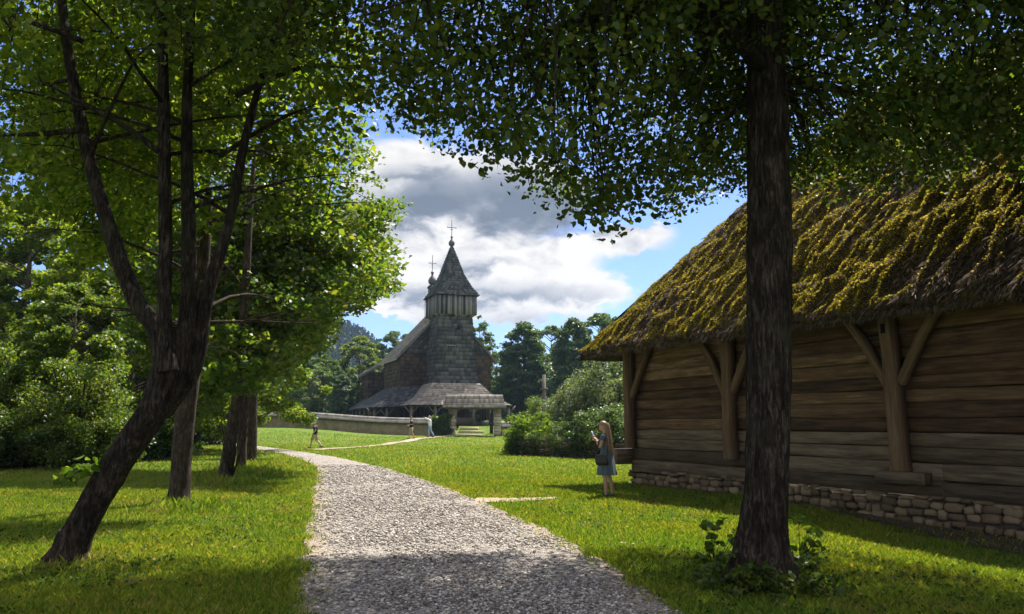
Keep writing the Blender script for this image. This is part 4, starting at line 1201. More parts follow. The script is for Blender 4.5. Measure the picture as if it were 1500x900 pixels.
def limbs_from(mb, starts, n, reach, seed, r0=.09, okp=None):
    """main limbs that leave the stem and rise outwards; returns points along them"""
    anchors = []
    g_ = np.random.default_rng(seed)
    for i in range(n):
        s_ = starts[int(g_.integers(0, len(starts)))]
        a = i * 2.39996 + g_.random() * .5; L_ = reach * g_.uniform(.7, 1.05)
        rise = g_.uniform(.02, .55) * L_
        t = np.linspace(0, 1, 9)[:, None]
        d = np.array([math.cos(a), math.sin(a), 0])
        pts = s_ + d * L_ * t + Z3 * rise * (t * 1.5 - .75 * t ** 2) + np.cumsum(g_.normal(size=(9, 3)) * .05 * L_ * .3, 0) * t
        if okp is not None:
            k_ = np.argmin(np.append(okp(pts), False)); pts = pts[:k_]
            if k_ < 9: pts = pts if k_ < 1 else np.array([np.array([np.interp(u, range(k_), pts[:, d_]) for d_ in range(3)]) for u in np.linspace(0, k_ - 1, 9)])
            if k_ < 3: continue
        mb.tube(pts, np.linspace(r0, r0 * .12, 9), 7, .1, i)
        anchors.append(pts[1:])
        for q in range(4 if r0 > .04 else 2):
            k = int(g_.integers(2, 8)); b = a + g_.choice([-1, 1]) * g_.uniform(.4, 1.1); l2 = L_ * g_.uniform(.25, .5)
            d2 = np.array([math.cos(b), math.sin(b), g_.uniform(-.25, .35)])
            t2 = np.linspace(0, 1, 6)[:, None]
            p2 = pts[k] + d2 * l2 * t2 - Z3 * .12 * l2 * t2 ** 2
            if okp is not None and not okp(p2).all(): continue
            rb = r0 * (1 - .84 * k / 8) * .7
            mb.tube(p2, np.linspace(rb, rb * .3, 6), 5); anchors.append(p2[1:])
    return np.concatenate(anchors)
mb = MB(); zi = [q for q in Q if 5.2 < q[2] < 11]
EX = [480, 560, 590, 640, 690, 715, 745, 775, 800, 845, 880, 905, 925, 950, 985, 1005, 1050, 1090, 1165, 1200, 1300, 1400, 1500, 1700]
EY = [120, 208, 232, 236, 248, 268, 292, 318, 322, 312, 352, 356, 305, 300, 345, 345, 306, 300, 292, 296, 300, 288, 292, 330]
anch = limbs_from(mb, zi, 20, 5.2, 5, okp=lambda p: project(p)[1] < np.interp(project(p)[0], EX, EY) - 45)
anch = np.concatenate([anch, np.array(zi)])
EX = [480, 560, 590, 640, 690, 715, 745, 775, 800, 845, 880, 905, 925, 950, 985, 1005, 1050, 1090, 1165, 1200, 1300, 1400, 1500, 1700]
EY = [120, 208, 232, 236, 248, 268, 292, 318, 322, 312, 352, 356, 305, 300, 345, 345, 306, 300, 292, 296, 300, 288, 292, 330]
def right_ok(C, rad):
    px, py = project(C); dep = C[:, 1] * CP + (C[:, 2] - CAM_H) * SP
    rp = rad * F / dep
    ok = (py + rp * .62 < np.interp(px, EX, EY) + 10 * rng.normal(size=len(C))) & (C[:, 1] > 6.2)
    sx_, sy_ = shadow_of(C)
    ok &= ~((sy_ + rad * .7 > 10.15 + .12 * sx_) & (np.abs(sx_) < .66 * sy_ + .5) & (sx_ < 4.3))
    ok &= ~((C[:, 1] < 8.3) & (px > 1080 - rp * .8) & (px < 1170 + rp * .8) & (py > 40))
    return ok
c0 = np.array([2.1, 9.3, 8.0]); n = 5200
C = c0 + unit(rng.normal(size=(n, 3))) * (rng.random((n, 1)) ** (1 / 2.4)) * np.array([6.9, 6.2, 5.2])
rad = rng.uniform(.30, .62, n); k = right_ok(C, rad) & (C[:, 2] > 3.1); C, rad = C[k], rad[k]
# carve irregular holes so that sky shows between the boughs
hole = fbm(C[:, 0] * .9 + C[:, 2] * .5, C[:, 2] * 1.1 + C[:, 1] * .55, 3, 91); pxh, pyh = project(C)
thr = np.where(pxh < 1100, .50, .43); k = (hole > thr) | (pyh < -150); C, rad = C[k], rad[k]
low_ = (project(C)[1] > -120)
print('right clumps', len(C), 'in view', low_.sum())
twigs(mb, C[low_], anch)
mb.build('branch', M['dark_bark'], rt)
per = np.where(low_, (76 * (rad / .45) ** 2).astype(int), (75 * (rad / .45) ** 2).astype(int))
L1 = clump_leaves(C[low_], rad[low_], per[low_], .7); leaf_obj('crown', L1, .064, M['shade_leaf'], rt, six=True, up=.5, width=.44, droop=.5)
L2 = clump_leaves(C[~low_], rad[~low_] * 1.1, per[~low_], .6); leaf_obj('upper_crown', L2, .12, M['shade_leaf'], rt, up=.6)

# --- leaning tree on the left
lt_paths = [
    ([(94, 834, 78), (99, 820, 60), (106, 802, 48), (118, 775, 44), (132, 748, 43), (146, 722, 43), (172, 677, 43), (194, 645, 43), (212, 620, 42), (228, 594, 43), (240, 566, 46), (248, 536, 46), (253, 505, 40), (256, 480, 28)], 9.5),
    ([(242, 560, 30), (236, 515, 28), (226, 478, 26), (203, 446, 25), (180, 394, 24), (158, 328, 21), (140, 268, 19), (124, 205, 17), (109, 130, 15), (97, 60, 13), (84, -60, 11), (62, -260, 7)], 9.45),
    ([(247, 545, 30), (242, 490, 24), (241, 440, 20), (242, 360, 19), (241, 270, 18), (240, 180, 17), (238, 80, 15), (236, -60, 12), (230, -320, 7)], 9.35),
    ([(250, 570, 30), (264, 520, 30), (274, 470, 25), (277, 410, 22), (277, 330, 20), (274, 240, 17), (274, 150, 14), (278, 60, 12), (284, -80, 10), (290, -320, 6)], 9.6),
    ([(236, 606, 26), (262, 572, 27), (282, 540, 26), (292, 498, 25), (299, 452, 22), (311, 405, 18), (326, 362, 16), (340, 305, 15), (349, 255, 14), (360, 200, 12), (378, 130, 10), (402, 55, 9), (430, -60, 7), (470, -240, 4)], 9.75)]
P, r = px_path(lt_paths[0][0], lt_paths[0][1])
lt = empty('leaning_tree', (P[0][0], P[0][1], float(gz(P[0][0], P[0][1]))), 'leaning dark tree with four forking stems on the left lawn near the road', 'tree')
stems = []
mb = MB(); Q, rr = smooth_path(P, r, 170); mb.tube(Q, rr, 64, .09, 14, 2.2, True, .009)
for a_ in np.linspace(0, 6.28, 7)[:-1]:
    d = np.array([math.cos(a_), math.sin(a_), 0]); b0 = P[0] + np.array([.03, 0, 0])
    mb.tube(smooth_path(np.array([b0 + d * .05 + Z3 * .42, b0 + d * .12 + Z3 * .18, b0 + d * .24 + Z3 * .05, b0 + d * .42 - Z3 * .08]), np.ones(4), 20)[0], np.interp(np.linspace(0, 3, 20), range(4), [.07, .085, .07, .03]), 18, .15, int(a_ * 9), 3, True, .008)
mb.build('trunk', M['dark_bark'], lt, True)
for pts, Yd in lt_paths[1:]:
    P, r = px_path(pts, Yd); Q, rr = smooth_path(P, r, 60); stems.append(Q)
    mb = MB(); Q2, r2 = smooth_path(P, r, 200); mb.tube(Q2, r2, 32, .10, len(stems) * 7, 2.2, True, .005); mb.build('stem', M['dark_bark'], lt, True)
mb = MB(); al = np.concatenate(stems); hi_ = al[al[:, 2] > 3.6]
anch = np.concatenate([limbs_from(mb, hi_, 22, 3.0, 15, .028, okp=lambda p: (project(p)[0] < 560) & (project(p)[1] < 330)), hi_])
for bpts, Yd in (([(122, 190, 9), (60, 196, 8), (-40, 200, 1.5)], 9.0), ([(120, 60, 9), (60, 38, 8), (-40, 10, 1.5)], 9.2), ([(232, 222, 9), (190, 190, 8), (120, 150, 6), (60, 120, 1)], 9.0), ([(345, 140, 9), (440, 100, 7), (520, 100, 1)], 9.4), ([(320, 230, 8), (400, 180, 6), (470, 150, 1)], 9.9)):
    P, r = px_path(bpts, Yd); Q, rr = smooth_path(P, r, 14); mb.tube(Q, rr, 6, .1); anch = np.concatenate([anch, Q])
LX = [-400, 0, 120, 200, 260, 330, 400, 470, 540, 590, 640]; LY = [520, 400, 350, 330, 350, 340, 300, 260, 215, 190, 120]
def left_ok(C, rad):
    px, py = project(C); dep = C[:, 1] * CP + (C[:, 2] - CAM_H) * SP
    rp = rad * F / dep
    ok = (py + rp * .6 < np.interp(px, LX, LY) + 14 * rng.normal(size=len(C))) & (C[:, 1] > 6.3) & (px < 640)
    sx_, sy_ = shadow_of(C)
    lim = np.minimum(9.5, 9.5 + 1.4 * (sx_ + 2.4))
    ok &= ~((sy_ + rad * .7 > lim) & (np.abs(sx_) < .66 * sy_ + .6))
    return ok
c0 = np.array([-4.0, 10.4, 7.8]); n = 4600
C = c0 + unit(rng.normal(size=(n, 3))) * (rng.random((n, 1)) ** (1 / 2.5)) * np.array([5.6, 5.0, 4.4])
rad = rng.uniform(.26, .55, n); k = left_ok(C, rad); C, rad = C[k], rad[k]
hole = fbm(C[:, 0] * .9 + C[:, 2] * .5, C[:, 2] * 1.1 + C[:, 1] * .55, 3, 191); k = hole > .46; C, rad = C[k], rad[k]
px_, py_2 = project(C); sd = np.min([np.abs(px_ - np.interp(py_2, *zip(*sorted((p[1], p[0]) for p in pts)))) for pts, _ in lt_paths[1:]], 0)
k = ~((C[:, 1] < 9.9) & (sd < 16 + rad * F / C[:, 1] * .8)); C, rad = C[k], rad[k]
low_ = (project(C)[1] > -120) & (project(C)[0] > -80)
print('left clumps', len(C), 'in view', low_.sum())
twigs(mb, C[low_], anch, .006, 4, 1.3); mb.build('branch', M['dark_bark'], lt)
per = (56 * (rad / .42) ** 2).astype(int)
leaf_obj('crown', clump_leaves(C[low_], rad[low_], per[low_], .6), .072, M['linden_leaf'], lt, six=True, up=.6, width=.42, droop=.4)
leaf_obj('upper_crown', clump_leaves(C[~low_], rad[~low_] * 1.1, (per[~low_] * .3).astype(int), .6), .11, M['linden_leaf'], lt)
# shoot from the trunk
P = np.array([at(140, 700, 9.3), at(118, 690, 9.2), at(98, 698, 9.1)]); mb = MB(); mb.tube(P, [.012, .008, .004], 5); mb.build('shoot', M['brown_bark'], lt)
leaf_obj('shoot_leaf', clump_leaves(np.array([at(112, 692, 9.2), at(98, 704, 9.1), at(125, 684, 9.25)]), .14, 14, .8), .11, M['bright_leaf'], lt, six=True)

# ------------------------------------------------------------------ row of trees along the road
def row_tree(name, label, pts, Yd, crown_c, rx, rz, nc, per, leaf, mat, okf, seed, group=None, r_clump=(.45, .9), inner=.3, bmat='brown_bark', limb=9):
    P, r = px_path(pts, Yd); b = P[0]
    root = empty(name, (b[0], b[1], float(gz(b[0], b[1]))), label, 'tree', group)
    Q, rr = smooth_path(P, r, 40); mb = MB()
    Q = np.concatenate([(Q[0] - Z3 * .12)[None], Q]); rr = np.concatenate([[rr[0] * 1.25], rr])
    mb.tube(Q, rr, 18, .12, seed, 2.2); mb.build('trunk', M[bmat], root, True)
    C = ellipsoid_clumps(nc, crown_c, rx, rx, rz, inner, seed); rad = rng.uniform(*r_clump, nc)
    k = okf(C, rad); C, rad = C[k], rad[k]
    mb = MB(); hi_ = Q[Q[:, 2] > 2.6]
    an = np.concatenate([limbs_from(mb, hi_, limb, rx * .85, seed, float(rr[-1]) * .5 + .01, lambda p: project(p)[0] < np.interp(project(p)[1], SX, SX_LIM) - 25), hi_]); twigs(mb, C, an, .010, 3, 1.15); mb.build('branch', M[bmat], root)
    pr = (per * (rad / .65) ** 2).astype(int)
    leaf_obj('crown', clump_leaves(C, rad, pr, .5), leaf, mat, root, up=.8)
    return root
SX = [0, 200, 230, 262, 285, 305, 330, 350, 380, 405, 420, 440, 458, 475, 500, 530, 560, 590, 610]
SX_LIM = [560, 575, 555, 560, 580, 605, 600, 575, 590, 585, 600, 560, 525, 505, 490, 460, 435, 410, 385]
def light_ok(C, rad):
    sx_, sy_ = shadow_of(C); L_ = np.interp(sy_, PL_Y, PL_X)
    lit = (np.abs(sx_) < .66 * sy_ + .8) & (sy_ > 8) & (sy_ < 34) & (sx_ < L_ + .3)
    band = vnoise(sx_ * .10 + 3, 26 * np.log(np.maximum(sy_, 1)) * .30, 7)
    return ~(lit & (band > .60))
def row_ok(C, rad):
    px, py = project(C); dep = C[:, 1] * CP + (C[:, 2] - CAM_H) * SP
    rp = rad * F / dep
    return (px + rp * .75 < np.interp(py, SX, SX_LIM) + 6 * rng.normal(size=len(C))) & (py + rp * .5 < 618) & light_ok(C, rad)
GR = 'lindens in a row along the gravel road'
def under(lim): return lambda C, rad: row_ok(C, rad) & (project(C)[1] + rad * F / C[:, 1] * .5 < lim + 12 * rng.normal(size=len(C)))
row_tree('linden_tree', 'straight brown linden directly behind the leaning tree, nearest of the roadside row',
         [(262, 742, 40), (262, 728, 31), (265, 690, 28), (270, 630, 28), (277, 570, 28), (285, 510, 26), (292, 440, 22), (300, 360, 16), (306, 280, 10)], 16.2, (-6.6, 17.4, 7.8), 3.9, 4.2, 900, 62, .13, M['linden_leaf'],
         lambda C, rad: under(520)(C, rad) & (C[:, 1] > 14.0), 21, GR)
row_tree('linden_tree', 'roadside linden with slightly tilted trunk and sunlit leaf sprays low on its stem',
         [(328, 708, 26), (328, 698, 19), (333, 670, 17), (340, 630, 17), (348, 590, 18), (354, 540, 16), (358, 470, 14), (362, 380, 11), (368, 290, 7), (374, 200, 4)], 22.8, (-6.9, 23.2, 7.8), 4.7, 5.4, 1050, 64, .15, M['row_leaf'], under(585), 22, GR)
row_tree('linden_tree', 'thinner roadside linden, third trunk of the row from the camera',
         [(352, 692, 19), (353, 682, 15), (355, 650, 13), (357, 610, 13), (360, 560, 12), (364, 500, 10), (370, 430, 7), (376, 360, 4)], 27.8, (-8.6, 28.5, 6.2), 5.2, 4.6, 1100, 56, .17, M['row_leaf'], under(578), 23, GR)
row_tree('linden_tree', 'ivy clad roadside linden farthest along the row, where the road bends',
         [(369, 681, 17), (369, 672, 14), (370, 640, 13), (371, 600, 12), (373, 550, 11), (377, 490, 8), (382, 430, 4)], 32.4, (-10.2, 33.4, 6.0), 5.0, 4.6, 900, 52, .19, M['row_leaf'], under(588), 24, GR)
row_tree('roadside_tree', 'thick stemmed tree beside the road, seen between the first two linden trunks of the row',
         [(286, 655, 18), (286, 648, 14), (287, 620, 13), (288, 580, 11), (289, 520, 8)], 47, (-19.5, 48, 8), 5, 5, 420, 60, .28, M['wood_leaf'], under(618), 25)
# low sunlit sprays on the second tree of the row
sp = empty('sapling', tuple(onground(338, 706)), 'young leafy shoot with large bright leaves in front of the second roadside trunk', 'sapling')
C = np.array([at(px, py, 21.5) for px, py in ((345, 545), (325, 556), (362, 552), (310, 566), (378, 545), (340, 570), (388, 535), (355, 530), (318, 545), (300, 575), (368, 570))])
mb = MB(); b0 = onground(338, 706)
for c in C: mb.tube([b0, (b0 * .4 + c * .6) + rng.normal(size=3) * .1 - Z3 * .1, c], [.02, .013, .005], 4)
mb.build('stem', M['brown_bark'], sp); leaf_obj('leaves', clump_leaves(C, .38, 46, .6), .17, M['bright_leaf'], sp, six=True, up=.8)

# ------------------------------------------------------------------ template trees and their copies
def template(name, H, shape, nl, leaf, mat, seed, trunk_r=.2, base=.12, sparse=0, nclump=150, bmat='far_bark'):
    """a tree of height H at the origin; shape(t)->radius, t 0..1 from the crown's foot to its tip"""
    root = empty(name, (0, 0, 0), None, 'tree')
    mb = MB(); mb.tube([(0, 0, -.3), (.03 * H * .2, 0, H * .3), (0, .02 * H * .2, H * .6), (0, 0, H * .92)], [trunk_r * 1.2, trunk_r, trunk_r * .6, trunk_r * .1], 9, .12, seed)
    g_ = np.random.default_rng(seed)
    t = g_.random(nclump) ** .9; a = g_.random(nclump) * 6.283
    rr_ = np.array([shape(q) for q in t]) * H * (.45 + .55 * g_.random(nclump) ** .5) * (.78 + .44 * fbm(a * 1.3 + seed, t * 4, 3, seed))
    C = np.stack([np.cos(a) * rr_, np.sin(a) * rr_, H * (base + (1 - base) * t)], 1)
    for c in C[::2]:
        z_ = max(H * .1, c[2] - .35 * math.hypot(c[0], c[1]) - .02 * H)
        mb.tube([(0, 0, z_), c * np.array([.5, .5, 0]) + Z3 * (z_ * .5 + c[2] * .5 + .02 * H), c], [trunk_r * .22, trunk_r * .14, trunk_r * .05], 4, cap=False)
    mb.build('trunk', M[bmat], root, True)
    rad = g_.uniform(.045, .10, nclump) * H * (1 - .35 * t)
    if sparse: rad *= sparse
    leaf_obj('crown', clump_leaves(C, rad, np.maximum(8, (nl / nclump * (rad / rad.mean()) ** 2).astype(int)), .6), leaf, mat, root, up=.8)
    return root
first_used = set()
def plant(tpl, x, y, H, H0, label, group=None, rz=None, wide=1.0):
    if tpl.name in first_used:
        r_ = tpl.copy(); COL.objects.link(r_)
        for ch in list(tpl.children):
            c_ = ch.copy(); COL.objects.link(c_); c_.parent = r_
    else:
        r_ = tpl; first_used.add(tpl.name)
    s = H / H0 * (.93 if H0 == 10 else 1)
    r_.location = (x, y, float(gz(x, y))); r_.scale = (s * wide, s * wide, s); r_.rotation_euler = (0, 0, random.random() * 6.28 if rz is None else rz)
    r_['label'] = label
    if group: r_['group'] = group
    return r_
def dome(w): return lambda t: w * math.sqrt(max(0, 1 - (1.55 * t - .55) ** 2)) if t > .1 else w * (.75 + 1.2 * t)
def cone(w): return lambda t: w * (1 - t) ** .75 + .01
def spind(w): return lambda t: w * (.55 + .9 * t if t < .4 else .92 * (1 - (t - .4) / .6) ** .6)
T_broad = template('broadleaf_tree', 10, dome(.40), 38000, .18, M['wood_leaf'], 101, .22)
T_broad2 = template('broadleaf_tree', 10, dome(.36), 36000, .19, M['row_leaf'], 102, .2, .06)
T_dark = template('dense_dark_tree', 10, spind(.26), 32000, .20, M['conifer_leaf'], 103, .2, .05, nclump=220)
T_bright = template('bright_tree', 10, dome(.36), 20000, .26, M['bright_leaf'], 104, .15, .1)
T_thin = template('thin_tree', 10, spind(.20), 3000, .22, M['wood_leaf'], 105, .12, .35, .8, 46)
T_shade = template('shade_tree', 10, dome(.42), 60000, .125, M['linden_leaf'], 106, .2, .10)
def px_x(px, Y): return float(at(px, 619, Y)[0])
def top_h(py, Y, px=750):
    x_ = px_x(px, Y); return float(at(px, py, Y)[2] - gz(x_, Y))
GL = 'trees behind the churchyard wall left of the church'
for tpl, px, pt, Y, lab, wd in (
    (T_broad2, 524, 486, 104, 'rounded sunlit yellow green tree immediately left of the church roof', .95),
    (T_broad, 470, 515, 99, 'mid green tree behind the long wall, between the sunlit round tree and the road row', 1.0),
    (T_dark, 556, 540, 106, 'dark dense tree close against the left side of the church', 1.15),
    (T_broad, 578, 478, 142, 'pale far tree peeping above the left slope of the church roof', .9),
    (T_broad2, 424, 500, 108, 'tall tree behind the far left end of the long wall', 1.1),
    (T_dark, 500, 545, 93, 'low dark bushy tree just behind the middle of the long wall', 1.3)):
    plant(tpl, px_x(px, Y), Y, top_h(pt, Y, px), 10, lab, GL, None, wd)
GRR = 'trees right of the church'
for tpl, px, pt, Y, lab, wd in (
    (T_dark, 768, 464, 98, 'tall dark green tree standing right of the church porch', 1.25),
    (T_dark, 842, 458, 92, 'tall dark tree behind the garden shrubs, right of the slender pole', 1.1),
    (T_broad, 808, 470, 112, 'lighter tree in the gap between the two tall dark trees', .9),
    (T_broad, 886, 450, 104, 'broad green tree whose top shows at the left tip of the thatched roof', 1.0),
    (T_broad2, 925, 500, 84, 'sunlit yellow green tree behind the barn corner', 1.0),
    (T_thin, 702, 452, 104, 'tall thin tree with sparse tiered twigs right beside the church tower', 1.0),
    (T_thin, 728, 500, 100, 'smaller sparse tree between the church tower and the tall dark tree', 1.1),
    (T_bright, 727, 548, 112, 'bright lime green tree lit behind the right eave of the church', .8),
    (T_bright, 742, 520, 126, 'pale lime tree farther back behind the right eave of the church', .9)):
    plant(tpl, px_x(px, Y), Y, top_h(pt, Y, px), 10, lab, GRR, None, wd)
GW = 'trees of the shady grove at the left edge of the lawn'
for tpl, x, y, H_, lab, wd in (
    (T_shade, -17.5, 37, 12, 'big shady tree at the lawn edge, behind the fork of the leaning tree', 1.0),
    (T_broad2, -17.2, 31.5, 7.4, 'small airy tree rising behind the sunlit pale bush at the lawn edge', 1.0),
    (T_shade, -25, 41, 14, 'tall shady tree above the pale bush at the left frame edge', 1.05),
    (T_broad, -20.5, 48, 13, 'grove tree just left of the second trunk of the road row', 1.0),
    (T_broad2, -28, 44, 14, 'back grove tree seen high behind the leaning tree stems', 1.0),
    (T_broad, -26, 57, 13, 'far grove tree standing where the road disappears', 1.0),
    (T_broad2, -34, 63, 14, 'far grove tree left of where the road disappears', 1.0),
    (T_shade, -14.5, 45, 12, 'grove tree filling the gap between the first two road row trunks', .9),
    (T_broad, -33, 73, 12, 'tree at the outer end of the long wall, beyond the road', .95)):
    plant(tpl, x, y, H_, 10, lab, GW, None, wd)
# a tall tree behind the barn, which shades the near end of its roof
T_tall = template('overhanging_tree', 10, dome(.44), 60000, .11, M['linden_leaf'], 107, .2, .42)
plant(T_tall, 12.4, 9.2, 12.5, 10, 'tree past the near end of the barn, its boughs hanging over the thatch', None, 0, 1.0)

# distant belts of wood
n = 1500; tx = rng.uniform(-130, 120, n); ty = rng.uniform(150, 200, n)
n_ok = (tx < -16) | (tx > 0); tx, ty = tx[n_ok], ty[n_ok]; n = len(tx)
C = np.stack([tx, ty, gz(tx, ty) + rng.uniform(1, 12, n)], 1)
tag(leaf_obj('distant_wood', clump_leaves(C, rng.uniform(2.2, 4, n), 40, .7), 1.1, M['wood_leaf'], up=.6), 'distant green wood closing the view behind the church and the gardens', 'wood', kind='stuff')

# ------------------------------------------------------------------ shrubs
def shrub_tpl(name, mat, leaf, nl, seed, w=.6, cl=60, up=.7):
    root = empty(name, (0, 0, 0), None, 'shrub'); g_ = np.random.default_rng(seed)
    d = unit(g_.normal(size=(cl, 3))); d[:, 2] = np.abs(d[:, 2])
    C = d * (.35 + .65 * g_.random((cl, 1)) ** .5) * np.array([w, w, .82]); C = C * (.8 + .4 * fbm(d[:, :1] * 2 + seed, d[:, 2:] * 2, 2, seed)) + Z3 * .10
    mb = MB()
    for c in C[::2]: mb.tube([(c[0] * .15, c[1] * .15, -.05), c * .6 + Z3 * .08, c], [.014, .01, .004], 4, cap=False)
    mb.build('stem', M['brown_bark'], root)
    leaf_obj('foliage', clump_leaves(C, g_.uniform(.10, .2, cl), int(nl / cl), .75), leaf, mat, root, up=up)
    return root
S_silver = shrub_tpl('silvery_shrub', M['silver_leaf'], .024, 26000, 201, .55, 90)
S_green = shrub_tpl('garden_shrub', M['shrub_leaf'], .032, 18000, 202, .62)
S_dark = shrub_tpl('dark_bush', M['wood_leaf'], .028, 20000, 203, .66)
S_lime = shrub_tpl('bright_bush', M['bright_leaf'], .05, 7000, 204, .6)
S_olive = shrub_tpl('sunlit_bush', M['row_leaf'], .022, 34000, 205, .52, 105)
for tpl, x, y, H_, lab, g_, wd in (
    (S_silver, px_x(862, 42.5), 42.5, 4.5, 'large silvery green shrub behind the woman, left of the barn', 'shrubs of the fenced garden', .95),
    (S_silver, px_x(905, 41), 41, 5.4, 'tall silvery shrub touching the barn corner', 'shrubs of the fenced garden', .9),
    (S_silver, px_x(838, 47), 47, 4.2, 'smaller silvery shrub left of the big silvery one', 'shrubs of the fenced garden', .9),
    (S_lime, px_x(778, 40.8), 40.8, 2.3, 'yellow green garden shrub at the left corner of the wattle fence', 'shrubs of the fenced garden', 1.1),
    (S_green, px_x(806, 41.5), 41.5, 1.75, 'low leafy garden shrub over the middle of the wattle fence', 'shrubs of the fenced garden', 1.15),
    (S_dark, px_x(842, 40), 40, 2.2, 'dark garden bush above the right half of the wattle fence', 'shrubs of the fenced garden', 1.1),
    (S_dark, px_x(880, 37.5), 37.5, 2.4, 'dark garden bush right behind the woman', 'shrubs of the fenced garden', 1.1),
    (S_dark, px_x(918, 37), 37, 2.6, 'dark bush squeezed beside the barn corner post', 'shrubs of the fenced garden', 1.1),
    (S_olive, px_x(800, 60), 60, 3.6, 'pale green bush at the foot of the slender pole', 'shrubs of the fenced garden', 1.0),
    (S_lime, px_x(812, 52), 52, 2.4, 'light bush behind the middle of the fenced garden', 'shrubs of the fenced garden', 1.1),
    (S_olive, px_x(110, 29), 29, 4.0, 'sunlit pale bush at the lawn edge left of the leaning trunk', 'bushes at the left edge of the lawn', .95),
    (S_olive, px_x(20, 31), 28, 4.8, 'tall sunlit bush at the left frame edge', 'bushes at the left edge of the lawn', .8),
    (S_dark, px_x(60, 29), 29, 2.1, 'dark low bush below the tall sunlit one at the left frame edge', 'bushes at the left edge of the lawn', 1.4),
    (S_dark, px_x(-10, 28), 28, 2.6, 'dark low bush cut by the left frame edge', 'bushes at the left edge of the lawn', 1.4),
    (S_dark, px_x(140, 33), 33, 2.6, 'dark bush under the sunlit pale bush, behind the leaning trunk', 'bushes at the left edge of the lawn', 1.4),
    (S_green, px_x(212, 36), 36, 2.6, 'green bush right of the leaning trunk, behind the small grey post', 'bushes at the left edge of the lawn', 1.2),
    (S_lime, px_x(238, 42), 42, 2.6, 'brighter bush behind the first roadside trunk', 'bushes at the left edge of the lawn', 1.1),
    (S_green, px_x(312, 58), 58, 2.4, 'bush beside the far bend of the road, between the roadside trunks', 'bushes at the left edge of the lawn', 1.1)):
    plant(tpl, x, y, H_, 1.0, lab, g_, None, wd)

# vines over the wattle fence
q = rng.random(150) * 4.2 + .2; q = q[rng.random(150) < .85]; n = len(q)
C = np.stack([np.interp(q, range(len(fb)), [p[0] for p in fb]), np.interp(q, range(len(fb)), [p[1] for p in fb]) - .12, rng.random(n) ** .7 * 1.05], 1)
r_ = empty('climbing_vine', (*fb[1], 0), 'leafy green vines spilling over the low wattle fence', 'plant')
leaf_obj('foliage', clump_leaves(C, .26, 60, .9), .07, M['shrub_leaf'], r_)
# ivy bush on the wall by the gate
c_ = at(648, 622, 69.6); r_ = empty('ivy_bush', (c_[0], c_[1], float(gz(c_[0], c_[1]))), 'dark green ivy bush growing over the wall left of the gate pillar', 'ivy')
C = np.stack([rng.uniform(-.9, .75, 60) + c_[0], 69.45 + .25 * rng.random(60), float(gz(c_[0], 69.5)) + rng.random(60) ** .8 * 1.75], 1)
leaf_obj('foliage', clump_leaves(C, .3, 70, .9), .13, M['wood_leaf'], r_)
mb = MB()
for c in C[::4]: mb.tube([(c[0] * .3 + c_[0] * .7, 69.75, float(gz(c_[0], 69.5)) - .1), c], [.02, .008], 4)
mb.build('stem', M['brown_bark'], r_)

# plants at the foot of the right tree
b_ = np.array([2.55, 8.1, 0.0])
r_ = empty('ground_ivy', tuple(b_), 'dark leafy ivy and root shoots round the foot of the right tree', 'ivy')
a = rng.random(110) * 6.283; q = rng.uniform(.28, .72, 110)
C = np.stack([b_[0] - .06 + np.cos(a) * q * 1.05, b_[1] + np.sin(a) * q * .9, gz(b_[0], b_[1]) + rng.random(110) ** 1.6 * .40 * (1.1 - q) + .03], 1)
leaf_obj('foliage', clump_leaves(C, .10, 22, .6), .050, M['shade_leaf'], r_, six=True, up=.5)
mb = MB()
for c in C[::3]: mb.tube([(b_[0] + (c[0] - b_[0]) * .5, b_[1] + (c[1] - b_[1]) * .5, -.03), c], [.008, .003], 4)
mb.build('stem', M['brown_bark'], r_)
for (px, py, nm, lab) in ((1046, 796, 'root_shoot', 'light green root shoot left of the right tree trunk'), (1172, 790, 'root_shoot', 'light green root shoot right of the right tree trunk')):
    p0 = onground(px, py + 34); r_ = empty(nm, (p0[0], p0[1], float(gz(p0[0], p0[1]))), lab, 'plant', 'root shoots at the foot of the right tree')
    C = p0 + np.stack([rng.normal(size=20) * .13, rng.normal(size=20) * .13, rng.uniform(.08, .52, 20)], 1)
    leaf_obj('foliage', clump_leaves(C, .06, 6, .8), .085, M['bright_leaf'], r_, six=True, up=.8)
    mb = MB()
    for c in C[::2]: mb.tube([p0 - Z3 * .05, c], [.006, .003], 4)
    mb.build('stem', M['brown_bark'], r_)
# tall uncut grass and weeds round the trunks
pts = []
for px, py, sd, k in ((110, 832, .40, 650), (150, 850, .5, 160), (40, 850, .4, 160), (275, 745, .40, 1000), (330, 712, .5, 900), (345, 702, .6, 1200), (360, 693, .6, 1000), (375, 684, .6, 900), (1120, 850, .4, 300), (1060, 845, .4, 150), (1200, 845, .5, 150), (300, 750, .4, 400)):
    p0 = onground(px, py); pts.append(p0[:2] + rng.normal(size=(k, 2)) * sd)
pts = np.concatenate(pts); k = ~in_road(pts[:, 0], pts[:, 1], .1); pts = pts[k]
hh = (.06 + .20 * rng.random(len(pts)) ** 2.2) * np.clip(pts[:, 1] / 16, .6, 1.2)
tag(blades('tall_grass', pts[:, 0], pts[:, 1], hh, np.full(len(pts), .0045) * (.6 + .8 * rng.random(len(pts))) * (1 + .03 * pts[:, 1]), M['grass_blade'], .55), 'tall uncut grass and weeds round the feet of the tree trunks', 'grass', kind='stuff')
